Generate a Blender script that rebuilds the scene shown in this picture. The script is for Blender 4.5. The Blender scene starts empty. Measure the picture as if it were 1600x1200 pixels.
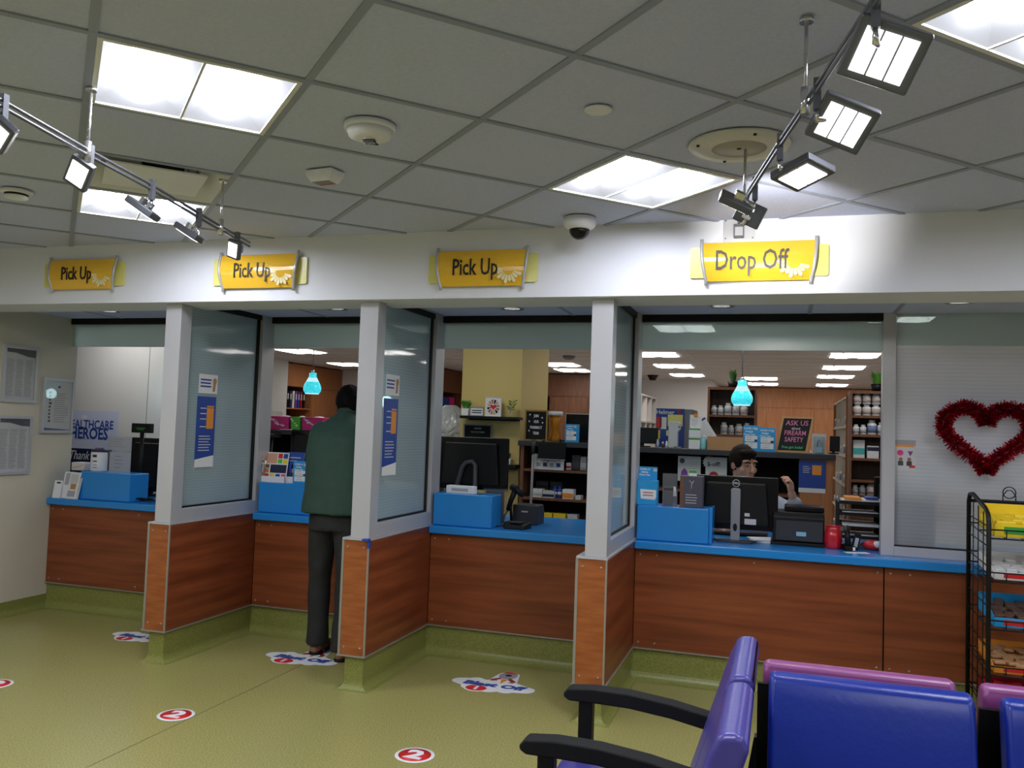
import bpy, bmesh, math, random
from mathutils import Vector, Matrix, noise
random.seed(7)
scene = bpy.context.scene
C = scene.collection
PI = math.pi

# ---------------------------------------------------------------- camera
H = 1.5
F = 1334.2
RW = ((0.95339346, 0.01760945, -0.30121558),
      (0.29973838, 0.05923401, 0.95218078),
      (0.03460958, -0.99808879, 0.05119509))        # world = RW @ (right, down, forward)
cam_d = bpy.data.cameras.new('camera')
cam_d.sensor_width = 36.0
cam_d.lens = F / 1600 * 36
cam_d.clip_start = 0.05
cam_d.clip_end = 100
cam = bpy.data.objects.new('camera', cam_d)
C.objects.link(cam)
m3 = Matrix(((RW[0][0], -RW[0][1], -RW[0][2]), (RW[1][0], -RW[1][1], -RW[1][2]), (RW[2][0], -RW[2][1], -RW[2][2])))
cam.matrix_world = Matrix.Translation((0, 0, H)) @ m3.to_4x4()
scene.camera = cam

# ---------------------------------------------------------------- world and exposure
w = bpy.data.worlds.new('world'); scene.world = w
w.use_nodes = True
w.node_tree.nodes['Background'].inputs[0].default_value = (0.6, 0.65, 0.7, 1)
w.node_tree.nodes['Background'].inputs[1].default_value = 0.02
vs = scene.view_settings
vs.view_transform = 'Standard'
vs.look = 'None'
vs.gamma = 1
vs.use_curve_mapping = False
vs.exposure = -0.40
TROFFER = 18.5          # emission of the waiting room ceiling lights
TROFFER_IN = 13.0       # emission of the pharmacy ceiling lights
TRACK = 14.0           # power of each track spot in watts

# ---------------------------------------------------------------- pixel helpers (1600 x 1200 frame)
def ray(px, py):
    a, b = px - 800.0, py - 600.0
    return Vector(tuple(r[0] * a + r[1] * b + r[2] * F for r in RW))
def at_y(px, py, y):
    d = ray(px, py); return d * (y / d.y) + Vector((0, 0, H))
def at_z(px, py, z):
    d = ray(px, py); return d * ((z - H) / d.z) + Vector((0, 0, H))
def at_x(px, py, x):
    d = ray(px, py); return d * (x / d.x) + Vector((0, 0, H))

# ---------------------------------------------------------------- materials
def lin(c):
    out = []
    for v in c[:3]:
        v = v / 255.0
        out.append(v / 12.92 if v <= 0.04045 else ((v + 0.055) / 1.055) ** 2.4)
    return (out[0], out[1], out[2], 1.0)
MATS = {}
def mat(name, col, rough=0.5, metal=0.0, spec=0.5, var=0.0, scale=20.0, stretch=(1, 1, 1), bump=0.0, emit=0.0,
        emit_col=None, coat=0.0, col2=None, detail=4.0, trans=0.0, alpha=1.0, ramp=None):
    if name in MATS: return MATS[name]
    m = bpy.data.materials.new(name); MATS[name] = m
    m.use_nodes = True
    nt = m.node_tree; b = nt.nodes['Principled BSDF']
    c = lin(col)
    b.inputs['Base Color'].default_value = c
    b.inputs['Roughness'].default_value = rough
    b.inputs['Metallic'].default_value = metal
    b.inputs['Specular IOR Level'].default_value = spec
    b.inputs['Coat Weight'].default_value = coat
    b.inputs['Transmission Weight'].default_value = trans
    b.inputs['Alpha'].default_value = alpha
    if emit:
        b.inputs['Emission Color'].default_value = lin(emit_col or col)
        b.inputs['Emission Strength'].default_value = emit
    if var or col2 or bump:
        tc = nt.nodes.new('ShaderNodeTexCoord'); mp = nt.nodes.new('ShaderNodeMapping')
        mp.inputs['Scale'].default_value = stretch
        nt.links.new(tc.outputs['Object'], mp.inputs['Vector'])
        n = nt.nodes.new('ShaderNodeTexNoise'); n.inputs['Scale'].default_value = scale
        n.inputs['Detail'].default_value = detail
        nt.links.new(mp.outputs['Vector'], n.inputs['Vector'])
        if var or col2:
            r = nt.nodes.new('ShaderNodeValToRGB')
            lo, hi = ramp or (0.3, 0.7)
            r.color_ramp.elements[0].position = lo; r.color_ramp.elements[1].position = hi
            if col2:
                r.color_ramp.elements[0].color = lin(col2); r.color_ramp.elements[1].color = c
            else:
                r.color_ramp.elements[0].color = tuple(v * (1 - var) for v in c[:3]) + (1,)
                r.color_ramp.elements[1].color = tuple(min(1, v * (1 + var)) for v in c[:3]) + (1,)
            nt.links.new(n.outputs['Fac'], r.inputs['Fac'])
            nt.links.new(r.outputs['Color'], b.inputs['Base Color'])
        if bump:
            bp = nt.nodes.new('ShaderNodeBump'); bp.inputs['Strength'].default_value = bump
            bp.inputs['Distance'].default_value = 0.01
            nt.links.new(n.outputs['Fac'], bp.inputs['Height'])
            nt.links.new(bp.outputs['Normal'], b.inputs['Normal'])
    return m

def film_glass(name, col, opacity, rough=0.05, stripes=0.0, freq=60.0, grad=None, tint=(0.86, 0.93, 0.92, 1)):
    """glass carrying a printed privacy film: part see-through, part diffuse, glossy on top"""
    m = bpy.data.materials.new(name); MATS[name] = m
    m.use_nodes = True
    nt = m.node_tree; nt.nodes.remove(nt.nodes['Principled BSDF'])
    out = nt.nodes['Material Output']
    tr = nt.nodes.new('ShaderNodeBsdfTransparent'); tr.inputs[0].default_value = tint
    di = nt.nodes.new('ShaderNodeBsdfDiffuse'); di.inputs[0].default_value = lin(col)
    tl = nt.nodes.new('ShaderNodeBsdfTranslucent'); tl.inputs[0].default_value = lin(col)
    dm = nt.nodes.new('ShaderNodeMixShader'); dm.inputs[0].default_value = 0.45
    nt.links.new(di.outputs[0], dm.inputs[1]); nt.links.new(tl.outputs[0], dm.inputs[2])
    mx = nt.nodes.new('ShaderNodeMixShader'); mx.inputs[0].default_value = opacity
    nt.links.new(tr.outputs[0], mx.inputs[1]); nt.links.new(dm.outputs[0], mx.inputs[2])
    if stripes:
        tc = nt.nodes.new('ShaderNodeTexCoord'); sp = nt.nodes.new('ShaderNodeSeparateXYZ')
        nt.links.new(tc.outputs['Object'], sp.inputs[0])
        mu = nt.nodes.new('ShaderNodeMath'); mu.operation = 'MULTIPLY'; mu.inputs[1].default_value = freq * 2 * PI
        nt.links.new(sp.outputs['Z'], mu.inputs[0])
        sn = nt.nodes.new('ShaderNodeMath'); sn.operation = 'SINE'; nt.links.new(mu.outputs[0], sn.inputs[0])
        mr = nt.nodes.new('ShaderNodeMapRange'); mr.inputs['From Min'].default_value = -0.4; mr.inputs['From Max'].default_value = 0.4
        mr.inputs['To Min'].default_value = opacity - stripes; mr.inputs['To Max'].default_value = opacity
        nt.links.new(sn.outputs[0], mr.inputs['Value'])
        nt.links.new(mr.outputs['Result'], mx.inputs[0])
        if grad:      # the printed film thins out towards its lower edge
            g = nt.nodes.new('ShaderNodeMapRange'); g.inputs['From Min'].default_value = grad[0]; g.inputs['From Max'].default_value = grad[1]
            g.inputs['To Min'].default_value = grad[2]; g.inputs['To Max'].default_value = 1.0
            nt.links.new(sp.outputs['Z'], g.inputs['Value'])
            mm = nt.nodes.new('ShaderNodeMath'); mm.operation = 'MULTIPLY'
            nt.links.new(g.outputs['Result'], mm.inputs[0]); nt.links.new(mr.outputs['Result'], mm.inputs[1]); nt.links.new(mm.outputs[0], mx.inputs[0])
    gl = nt.nodes.new('ShaderNodeBsdfGlossy'); gl.inputs['Roughness'].default_value = rough
    fr = nt.nodes.new('ShaderNodeFresnel'); fr.inputs['IOR'].default_value = 1.5
    m2 = nt.nodes.new('ShaderNodeMixShader')
    ge = nt.nodes.new('ShaderNodeNewGeometry')
    ff = nt.nodes.new('ShaderNodeMath'); ff.operation = 'SUBTRACT'; ff.use_clamp = True
    nt.links.new(fr.outputs[0], ff.inputs[0]); nt.links.new(ge.outputs['Backfacing'], ff.inputs[1])
    nt.links.new(ff.outputs[0], m2.inputs[0])
    nt.links.new(mx.outputs[0], m2.inputs[1]); nt.links.new(gl.outputs[0], m2.inputs[2])
    nt.links.new(m2.outputs[0], out.inputs['Surface'])
    return m

mat('white_paint', (226, 228, 236), 0.6, var=0.02, scale=3)
mat('warm_wall', (205, 198, 180), 0.55, var=0.03, scale=2)
mat('cool_wall', (214, 212, 210), 0.6, var=0.02, scale=2)
mat('tile', (192, 199, 230), 0.9, var=0.05, scale=90, bump=0.25)
mat('tbar', (146, 154, 174), 0.5)
mat('tbar_light', (205, 203, 200), 0.5)
mat('vinyl', (166, 161, 104), 0.27, spec=0.42, col2=(130, 126, 67), scale=170, detail=9, ramp=(0.38, 0.58))
mat('vinyl_cove', (140, 142, 78), 0.34, spec=0.4, col2=(114, 118, 54), scale=150, detail=8, ramp=(0.36, 0.62))
mat('seam', (84, 84, 46), 0.6)
mat('wood', (142, 76, 42), 0.38, spec=0.4, col2=(106, 51, 27), scale=5, stretch=(0.22, 5, 4), detail=6, ramp=(0.32, 0.66))
mat('wood_side', (142, 74, 42), 0.36, spec=0.4, col2=(106, 50, 28), scale=5, stretch=(5, 0.22, 4), detail=6, ramp=(0.32, 0.66))
mat('wood_end', (162, 94, 48), 0.38, spec=0.4, col2=(136, 72, 34), scale=5, stretch=(1.2, 5, 7), detail=6, ramp=(0.32, 0.66))
mat('oak', (182, 122, 74), 0.5, col2=(160, 100, 58), scale=6, stretch=(7, 7, 0.5), detail=5)
mat('walnut', (126, 82, 54), 0.5, col2=(100, 62, 40), scale=6, stretch=(6, 6, 0.6), detail=5)
mat('darkwood', (92, 58, 40), 0.5, col2=(70, 44, 30), scale=6, stretch=(6, 6, 0.6), detail=5)
mat('silver', (186, 186, 190), 0.35, metal=0.25, spec=0.5, var=0.02, scale=4)
mat('trim', (164, 160, 152), 0.35, metal=0.5)
mat('chrome', (215, 215, 218), 0.18, metal=0.9)
mat('gunmetal', (96, 98, 104), 0.4, metal=0.5)
mat('black', (9, 9, 10), 0.5, spec=0.3)
mat('black_gloss', (8, 8, 10), 0.25, spec=0.35)
mat('black_matte', (15, 15, 16), 0.75, spec=0.3)
mat('charcoal', (42, 44, 48), 0.5)
mat('grey_plastic', (128, 130, 132), 0.45)
mat('lightgrey', (188, 190, 190), 0.5)
mat('blue_top', (38, 136, 212), 0.2, spec=0.5, col2=(30, 118, 192), scale=260, detail=3, ramp=(0.3, 0.56))
mat('paper', (222, 222, 222), 0.7)
mat('paper_dim', (196, 196, 198), 0.7)
mat('ink', (60, 62, 70), 0.7)
mat('lightink', (160, 162, 168), 0.7)
mat('navy', (22, 30, 66), 0.55)
mat('royal', (32, 66, 148), 0.5)
mat('skyblue', (30, 150, 212), 0.45)
mat('amber', (238, 188, 52), 0.12, spec=0.5, coat=0.3)
mat('paleyellow', (228, 222, 130), 0.25)
mat('sign_white', (240, 226, 170), 0.3)
mat('sign_black', (18, 15, 10), 0.4)
mat('red', (206, 32, 38), 0.4)
mat('darkred', (150, 24, 40), 0.4)
mat('sticker_white', (228, 230, 234), 0.35)
mat('sticker_blue', (38, 70, 150), 0.4)
mat('sticker_grey', (150, 150, 158), 0.4)
mat('orange', (224, 142, 48), 0.45)
mat('cardboard', (176, 130, 88), 0.7, var=0.05, scale=12)
mat('green', (60, 150, 60), 0.5)
mat('leaf', (96, 158, 58), 0.5)
mat('leaf_dark', (60, 104, 46), 0.5)
mat('yellow', (238, 206, 40), 0.4)
mat('pink', (220, 44, 132), 0.4)
mat('lime', (84, 192, 58), 0.4)
mat('ochre', (204, 182, 112), 0.55, var=0.02, scale=2)
mat('teal', (70, 178, 176), 0.4)
mat('purple_vinyl', (70, 64, 142), 0.3, spec=0.5, bump=0.05, scale=60)
mat('blue_vinyl', (14, 40, 132), 0.3, spec=0.4, bump=0.05, scale=60)
mat('plum_vinyl', (128, 62, 118), 0.33, spec=0.5)
mat('skin', (206, 156, 128), 0.5)
mat('skin_dark', (140, 96, 72), 0.5)
mat('hair_black', (8, 7, 7), 0.8, spec=0.15, bump=0.4, scale=80)
mat('hair_brown', (30, 21, 16), 0.8, spec=0.15, bump=0.4, scale=80)
mat('shirt_green', (34, 62, 50), 0.8, var=0.12, scale=14)
mat('trousers', (30, 30, 30), 0.8, var=0.12, scale=20)
mat('shirt_grey', (150, 160, 172), 0.8, var=0.06, scale=20)
mat('lens_off', (226, 226, 222), 0.4)
mat('purple', (120, 60, 150), 0.5)
film_glass('divider_glass', (184, 200, 206), 0.84, stripes=0.07, freq=55, rough=0.04)
film_glass('transom_glass', (200, 214, 214), 0.78, rough=0.3)
film_glass('etched', (235, 240, 240), 0.5)
film_glass('frosted_glass', (232, 232, 238), 0.90, stripes=0.06, freq=45, rough=0.06, grad=(.30, .62, .40))
film_glass('clear_acrylic', (205, 207, 210), 0.14, rough=0.03, tint=(.97, .97, .97, 1))
film_glass('amber_acrylic', (222, 150, 20), 0.75, rough=0.05)
film_glass('plastic_bag', (196, 204, 204), 0.6, rough=0.2)

def emis(name, col, s):
    m = bpy.data.materials.new(name); MATS[name] = m
    m.use_nodes = True; nt = m.node_tree; nt.nodes.remove(nt.nodes['Principled BSDF'])
    e = nt.nodes.new('ShaderNodeEmission'); e.inputs[0].default_value = col; e.inputs[1].default_value = s
    nt.links.new(e.outputs[0], nt.nodes['Material Output'].inputs['Surface'])
    return m
mat('lamp_glow', (104, 105, 108), 0.6, spec=0.1, emit=0.5, emit_col=(248, 250, 255))
emis('lamp_core', (0.93, 0.96, 1.06, 1), TROFFER * 3.6)
emis('lamp_in', (1.0, 0.98, 0.95, 1), TROFFER_IN)
emis('led', (1.0, 0.98, 0.94, 1), 5.0)
emis('downlight', (1.0, 0.97, 0.92, 1), 2.2)
emis('pendant_white', (0.6, 0.95, 1.0, 1), 1.25)

# ---------------------------------------------------------------- mesh builder
class MB:
    def __init__(s):
        s.v = []; s.f = []; s.s = []
    def add(s, vs, fs, smooth=False, M=None):
        o = len(s.v)
        for p in vs:
            p = Vector(p)
            s.v.append(tuple(M @ p if M is not None else p))
        for f in fs:
            s.f.append(tuple(i + o for i in f)); s.s.append(smooth)
        return s
    def box(s, x0, x1, y0, y1, z0, z1, M=None):
        vs = [(x, y, z) for z in (z0, z1) for y in (y0, y1) for x in (x0, x1)]
        fs = [(0, 2, 3, 1), (4, 5, 7, 6), (0, 1, 5, 4), (2, 6, 7, 3), (0, 4, 6, 2), (1, 3, 7, 5)]
        return s.add(vs, fs, False, M)
    def prism(s, poly, a0, a1, axis='z', M=None, smooth=False):
        """polygon (counter-clockwise) extruded along an axis; z: (x,y) y: (x,z) x: (y,z)"""
        n = len(poly)
        if axis == 'z': P = lambda p, a: (p[0], p[1], a)
        elif axis == 'y': P = lambda p, a: (p[0], a, p[1])
        else: P = lambda p, a: (a, p[0], p[1])
        vs = [P(p, a0) for p in poly] + [P(p, a1) for p in poly]
        fs = [tuple(range(n))[::-1], tuple(range(n, 2 * n))] + [(i, (i + 1) % n, n + (i + 1) % n, n + i) for i in range(n)]
        if axis == 'y': fs = [f[::-1] for f in fs]
        s.add(vs, fs[:2], False, M)
        o = len(s.v) - 2 * n
        for f in fs[2:]:
            s.f.append(tuple(i + o for i in f)); s.s.append(smooth)
        return s
    def tube(s, path, r, seg=8, M=None, smooth=True, sx=1.0):
        path = [Vector(p) for p in path]; n = len(path)
        rs = r if isinstance(r, (list, tuple)) else [r] * n
        vs = []; fs = []
        prev = None
        for i, p in enumerate(path):
            d = (path[min(i + 1, n - 1)] - path[max(i - 1, 0)]).normalized()
            if prev is None:
                up = Vector((0, 0, 1)) if abs(d.z) < 0.9 else Vector((1, 0, 0))
                a = d.cross(up).normalized()
            else:
                a = (prev - d * prev.dot(d)).normalized()
            prev = a; b = d.cross(a)
            for k in range(seg):
                t = 2 * PI * k / seg
                vs.append(p + a * (math.cos(t) * rs[i] * sx) + b * (math.sin(t) * rs[i]))
        for i in range(n - 1):
            for k in range(seg):
                k2 = (k + 1) % seg
                fs.append((i * seg + k, i * seg + k2, (i + 1) * seg + k2, (i + 1) * seg + k))
        s.add(vs, fs, smooth, M)
        o = len(s.v) - len(vs)
        s.f.append(tuple(o + k for k in range(seg))[::-1]); s.s.append(False)
        s.f.append(tuple(o + (n - 1) * seg + k for k in range(seg))); s.s.append(False)
        return s
    def lathe(s, prof, seg=16, M=None, smooth=True):
        vs = []; fs = []
        n = len(prof)
        for r, z in prof:
            for k in range(seg):
                t = 2 * PI * k / seg
                vs.append((r * math.cos(t), r * math.sin(t), z))
        for i in range(n - 1):
            for k in range(seg):
                k2 = (k + 1) % seg
                fs.append((i * seg + k, i * seg + k2, (i + 1) * seg + k2, (i + 1) * seg + k))
        s.add(vs, fs, smooth, M)
        o = len(s.v) - len(vs)
        if prof[0][0] > 1e-5: s.f.append(tuple(o + k for k in range(seg))[::-1]); s.s.append(False)
        if prof[-1][0] > 1e-5: s.f.append(tuple(o + (n - 1) * seg + k for k in range(seg))); s.s.append(False)
        return s
    def sphere(s, c, r, seg=12, rings=8, sc=(1, 1, 1), M=None):
        pr = [(max(1e-6, math.sin(PI * i / rings)) * r, -math.cos(PI * i / rings) * r) for i in range(rings + 1)]
        T = Matrix.Translation(c) @ Matrix.Diagonal((sc[0], sc[1], sc[2], 1))
        return s.lathe(pr, seg, (M @ T) if M is not None else T)
    def mesh(s, name):
        me = bpy.data.meshes.new(name)
        me.from_pydata(s.v, [], s.f)
        me.polygons.foreach_set('use_smooth', s.s)
        me.update()
        return me
    def build(s, name, material, parent=None, loc=None, rot=None, bevel=0.0, seg=2, sub=0):
        o = bpy.data.objects.new(name, s.mesh(name))
        o.data.materials.append(MATS[material] if isinstance(material, str) else material)
        C.objects.link(o)
        if parent is not None: o.parent = parent
        if loc is not None: o.location = loc
        if rot is not None: o.rotation_euler = rot
        if bevel:
            b = o.modifiers.new('bevel', 'BEVEL'); b.width = bevel; b.segments = seg; b.limit_method = 'ANGLE'
            for p in o.data.polygons: p.use_smooth = True
            b.harden_normals = True
        if sub:
            q = o.modifiers.new('sub', 'SUBSURF'); q.levels = sub; q.render_levels = sub
            for p in o.data.polygons: p.use_smooth = True
        return o

def tag(o, label=None, cat=None, group=None, kind=None):
    if label: o['label'] = label
    if cat: o['category'] = cat
    if group: o['group'] = group
    if kind: o['kind'] = kind
    return o
def thing(name, label, cat, loc=(0, 0, 0), rz=0.0, group=None, rot=None):
    o = bpy.data.objects.new(name, None); o.empty_display_size = 0.05
    C.objects.link(o); o.location = loc; o.rotation_euler = rot if rot else (0, 0, rz)
    return tag(o, label, cat, group)
def struct(name, label, mb, material, parent=None):
    o = mb.build(name, material, parent)
    if parent is None: tag(o, label, None, None, 'structure')
    return o
def part(name, mb, material, parent, **k):
    o = mb.build(name, material, parent, **k)
    if name in STUFF: o['kind'] = 'stuff'
    return o
STUFF = {'print_lines'}
def bx(*a): return MB().box(*a)
def link_copy(src, name, parent, loc, rot=None):
    c = src.copy(); c.name = name; C.objects.link(c); c.parent = parent; c.location = loc
    if rot is not None: c.rotation_euler = rot
    return c
def dup(root, loc, rz=None, label=None, group=None):
    r = root.copy(); C.objects.link(r); r.location = loc
    if rz is not None: r.rotation_euler = (0, 0, rz)
    if label: r['label'] = label
    if group: r['group'] = group
    for ch in list(root.children):
        c = ch.copy(); C.objects.link(c); c.parent = r
        for g in list(ch.children):
            d = g.copy(); C.objects.link(d); d.parent = c
    return r
TXT = {}
TMP = bpy.data.scenes.new('bake')      # scratch scene: keeps the evaluation of single objects quick
def text(name, body, size, material, parent, loc, rot=(PI / 2, 0, 0), sx=1.0, bold=0.0, align='CENTER', ext=0.0004, shear=0.0, spacing=1.0):
    key = (body, size, sx, bold, align, ext, shear, spacing, material)
    if key not in TXT:
        cu = bpy.data.curves.new('text', 'FONT'); cu.body = body; cu.size = size; cu.align_x = align; cu.align_y = 'CENTER'
        cu.extrude = ext; cu.offset = bold; cu.shear = shear; cu.resolution_u = 2; cu.space_character = spacing
        to = bpy.data.objects.new('text', cu); TMP.collection.objects.link(to)
        TMP.view_layers[0].update(); dg = TMP.view_layers[0].depsgraph
        me = bpy.data.meshes.new_from_object(to.evaluated_get(dg))
        for v in me.vertices: v.co.x *= sx
        bpy.data.objects.remove(to)
        me.materials.clear(); me.materials.append(MATS[material])
        TXT[key] = me
    o = bpy.data.objects.new(name, TXT[key]); C.objects.link(o); o.parent = parent
    o.location = loc; o.rotation_euler = rot
    return o
def clip(poly, x0, x1, y0, y1):
    for ax, lim, sg in ((0, x0, 1), (0, x1, -1), (1, y0, 1), (1, y1, -1)):
        out = []
        for i in range(len(poly)):
            a, b = poly[i], poly[(i + 1) % len(poly)]
            ia, ib = (a[ax] - lim) * sg >= 0, (b[ax] - lim) * sg >= 0
            if ia: out.append(a)
            if ia != ib:
                t = (lim - a[ax]) / (b[ax] - a[ax])
                out.append((a[0] + t * (b[0] - a[0]), a[1] + t * (b[1] - a[1])))
        poly = out
        if not poly: return []
    return poly

# ================================================================= SETTING
XL, XR = -5.39, 4.4        # waiting room side walls
YB = -3.6                  # wall behind the camera
YS = 4.33                  # soffit face
ZC = 2.565                 # waiting room ceiling
ZS = 2.197                 # soffit underside
ZB = 2.245                 # ceiling over the counter bays
YW = 5.40                  # service window line
ZI = 2.52                  # pharmacy ceiling
ZT = 0.84                  # countertop
ZP = 0.19                  # top of the coved base
YP = 5.28                  # face of the counter panels

fl = struct('floor', 'olive green speckled vinyl floor', bx(XL - .12, 5.0, YB - .1, YW, -0.1, 0.0), 'vinyl')
struct('floor_pharmacy', 'beige floor of the pharmacy', bx(-11.4, 5.0, YW, 19.0, -0.1, 0.0), mat('beige_floor', (176, 168, 156), .5, var=.05, scale=30))
part('seam', bx(-2.784, -2.78, YB, 5.2, 0.0, 0.0004), 'seam', fl)
part('seam', bx(-0.2, -0.196, YB, 5.2, 0.0, 0.0004), 'seam', fl)
struct('wall_left', 'warm white painted wall beside the first pick-up bay', bx(XL - .12, XL, YB, 5.46, 0.0, 2.7), 'warm_wall')
struct('wall_right', 'plain painted wall of the waiting room', bx(XR, XR + .12, YB, 6.6, 0, 2.7), 'warm_wall')
struct('wall_back', 'plain painted wall behind the waiting room chairs', bx(XL, XR, YB - .12, YB, 0, 2.7), 'warm_wall')
struct('trim_1', 'white plaster soffit carrying the yellow signs', bx(XL, XR, YS, 4.68, ZS, 2.70), 'white_paint')
struct('trim_2', 'wall above the service windows', bx(XL, XR, YW + .02, YW + .14, ZB - .002, 2.70), 'white_paint')
bay_c = struct('ceiling_bays', 'lowered ceiling over the service bays', bx(XL, XR, 4.68, YW + .02, ZB, ZB + .03), 'tile')
for x in (-4.9, -4.0, -3.1, -2.2, -1.3, 0.15, 0.62, 1.3):
    part('ceiling_bar', bx(x - .012, x + .012, 4.69, YW, ZB - .003, ZB - .0005), 'tbar', bay_c)

# coved vinyl skirting: profile runs from the floor up the wall
def cove(name, label, p0, p1, nrm, h, r=0.05, ext=0.0):
    """along p0->p1, nrm points from the wall into the room"""
    p0 = Vector((p0[0], p0[1], 0)); p1 = Vector((p1[0], p1[1], 0)); n = Vector((nrm[0], nrm[1], 0))
    prof = [(r, 0.0005)]
    for i in range(1, 7):
        a = PI / 2 * i / 6
        prof.append((r - r * math.sin(a) + .004, r - r * math.cos(a)))
    prof.append((.004, h)); prof.append((-.01, h)); prof.append((-.01, 0.0005))
    vs = [q + n * d + Vector((0, 0, z)) for q in (p0, p1) for d, z in prof]
    k = len(prof)
    fs = [(i, (i + 1) % k, k + (i + 1) % k, k + i) for i in range(k)] + [tuple(range(k))[::-1], tuple(range(k, 2 * k))]
    mb = MB(); mb.add(vs, fs, False)
    o = mb.build(name, 'vinyl_cove'); tag(o, label, None, None, 'structure')
    return o
cove('baseboard_left', 'green coved vinyl skirting along the left wall', (XL, YB), (XL, 5.31), (1, 0), 0.10)

# ---- waiting room ceiling: 2 ft grid turned 45 degrees to the counter
GA = math.radians(45.7); GP = 0.609
U = (math.cos(GA), math.sin(GA)); V = (-math.sin(GA), math.cos(GA))
G0 = (-1.87, 2.306)          # centre of one light = centre of a cell
def gpos(a, b): return (G0[0] + GP * (a * U[0] + b * V[0]), G0[1] + GP * (a * U[1] + b * V[1]))
lights = [(3 * i, 3 * j) for i in range(-3, 4) for j in range(-3, 4)]
ceil = struct('ceiling', 'suspended ceiling of grey square tiles set on the diagonal', bx(XL, XR, YB, YS, ZC + .12, ZC + .16), 'tile')  # own mesh is an unseen slab above the tiles, added to block light
def in_room(p, m=0.35): return XL + m < p[0] < XR - m and YB + m < p[1] < YS - m
lit = [g for g in lights if in_room(gpos(*g), 0.25) and gpos(*g)[1] > -1.2]  # lights out of view repeat the grid and are kept for their light
tile_n = 0
for i in range(-16, 17):
    for j in range(-16, 17):
        c = gpos(i, j)
        if (i, j) in lit: continue
        hs = GP / 2 - 0.010
        q = [(c[0] + hs * (a * U[0] + b * V[0]), c[1] + hs * (a * U[1] + b * V[1])) for a, b in ((-1, -1), (1, -1), (1, 1), (-1, 1))]
        q = clip(q, XL + .002, XR - .002, YB + .002, YS - .002)
        if len(q) < 3: continue
        ar = abs(sum(q[k][0] * q[(k + 1) % len(q)][1] - q[(k + 1) % len(q)][0] * q[k][1] for k in range(len(q)))) / 2
        if ar < 0.002: continue
        if (i, j) == (0, 2): continue
        part('ceiling_tile', MB().prism(q, ZC + .006, ZC + .02), 'tile', ceil); tile_n += 1
def bar(a0, b0, du, dv, z0):
    """a grid bar through cell corner line, clipped to the room"""
    ts = []
    px, py = gpos(a0, b0)
    dx, dy = (U if du else V)
    t0, t1 = -20, 20
    for p, d, lo, hi in ((px, dx, XL, XR), (py, dy, YB, YS)):
        ta, tb = (lo - p) / d, (hi - p) / d
        if ta > tb: ta, tb = tb, ta
        t0, t1 = max(t0, ta), min(t1, tb)
    if t1 - t0 < 0.05: return
    n = (-dy, dx); hw = 0.0125
    q = [(px + dx * t + n[0] * s * hw, py + dy * t + n[1] * s * hw) for t, s in ((t0, -1), (t1, -1), (t1, 1), (t0, 1))]
    q = clip(q, XL + .001, XR - .001, YB + .001, YS - .001)
    part('ceiling_bar', MB().prism(q, z0, ZC + .018), 'tbar', ceil)
for k in range(-14, 15):
    bar(0, k + .5, True, False, ZC)
    bar(k + .5, 0, False, True, ZC + .0006)

# ---- recessed ceiling lights: two lit baskets in a white frame
def make_troffer(size, label, group, glow, core):
    t = thing('ceiling_light', label, 'ceiling light', (0, 0, 0), 0, group)
    h = size / 2; fr = 0.016
    mb = MB()
    for a in (-1, 1):
        mb.box(-h, h, a * h - (fr if a > 0 else 0), a * h + (fr if a < 0 else 0), -0.002, 0.02)
        mb.box(a * h - (fr if a > 0 else 0), a * h + (fr if a < 0 else 0), -h + fr, h - fr, -0.002, 0.02)
    part('frame', mb, 'lens_off', t)
    part('divider', bx(-0.004, 0.004, -h + fr, h - fr, -0.001, 0.03), 'lens_off', t)
    part('housing', bx(-h, h, -h, h, 0.085, 0.1), 'lens_off', t)
    for s in (-1, 1):
        x0, x1 = (0.004, h - fr) if s > 0 else (-h + fr, -0.004)
        cx = (x0 + x1) / 2; hw = (x1 - x0) / 2
        # outer reflector: shallow dished basket
        prof = [(1.0, 0.004), (0.80, 0.022), (0.58, 0.042), (0.40, 0.056)]
        hl = h - fr
        vs = []; fs = []
        for q, z in prof:
            lx = hw * q; ly = hl - (1 - q) * hw * 0.9
            vs += [(cx - lx, -ly, z), (cx + lx, -ly, z), (cx + lx, ly, z), (cx - lx, ly, z)]
        for r in range(len(prof) - 1):
            for k in range(4):
                fs.append((r * 4 + k, r * 4 + 4 + k, r * 4 + 4 + (k + 1) % 4, r * 4 + (k + 1) % 4))
        part('reflector', MB().add(vs, fs, False), glow, t)
        # bowed centre lens
        lx = hw * 0.40 + .001; ly = hl - 0.60 * hw * 0.9 + .001
        vs = []; fs = []
        for k in range(7):
            a = PI * k / 6
            for y in (-ly, ly): vs.append((cx - lx * math.cos(a), y, 0.056 - 0.046 * math.sin(a)))
        for k in range(6): fs.append((2 * k, 2 * k + 2, 2 * k + 3, 2 * k + 1))
        fs.append(tuple(range(0, 14, 2))[::-1]); fs.append(tuple(range(1, 14, 2)))
        part('lens', MB().add(vs, fs, True), core, t)
    return t
proto = None
def light_label(p):
    if abs(p[0] + 1.87) < .1 and p[1] > 2: return 'square recessed ceiling light between the fire strobe and the rail over the pick-up bays'
    if abs(p[0] + .596) < .1 and p[1] > 3: return 'square recessed ceiling light beside the round ceiling speaker'
    if p[0] < -3 and p[1] > 3: return 'square recessed ceiling light beside the air diffuser, crossed by the spotlight rail'
    if p[0] > .5 and p[1] > 2 and p[0] < 1: return 'square recessed ceiling light beside the rail over the drop-off bay'
    return 'unseen square recessed ceiling light over the waiting room seats, kept for its light'
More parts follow.
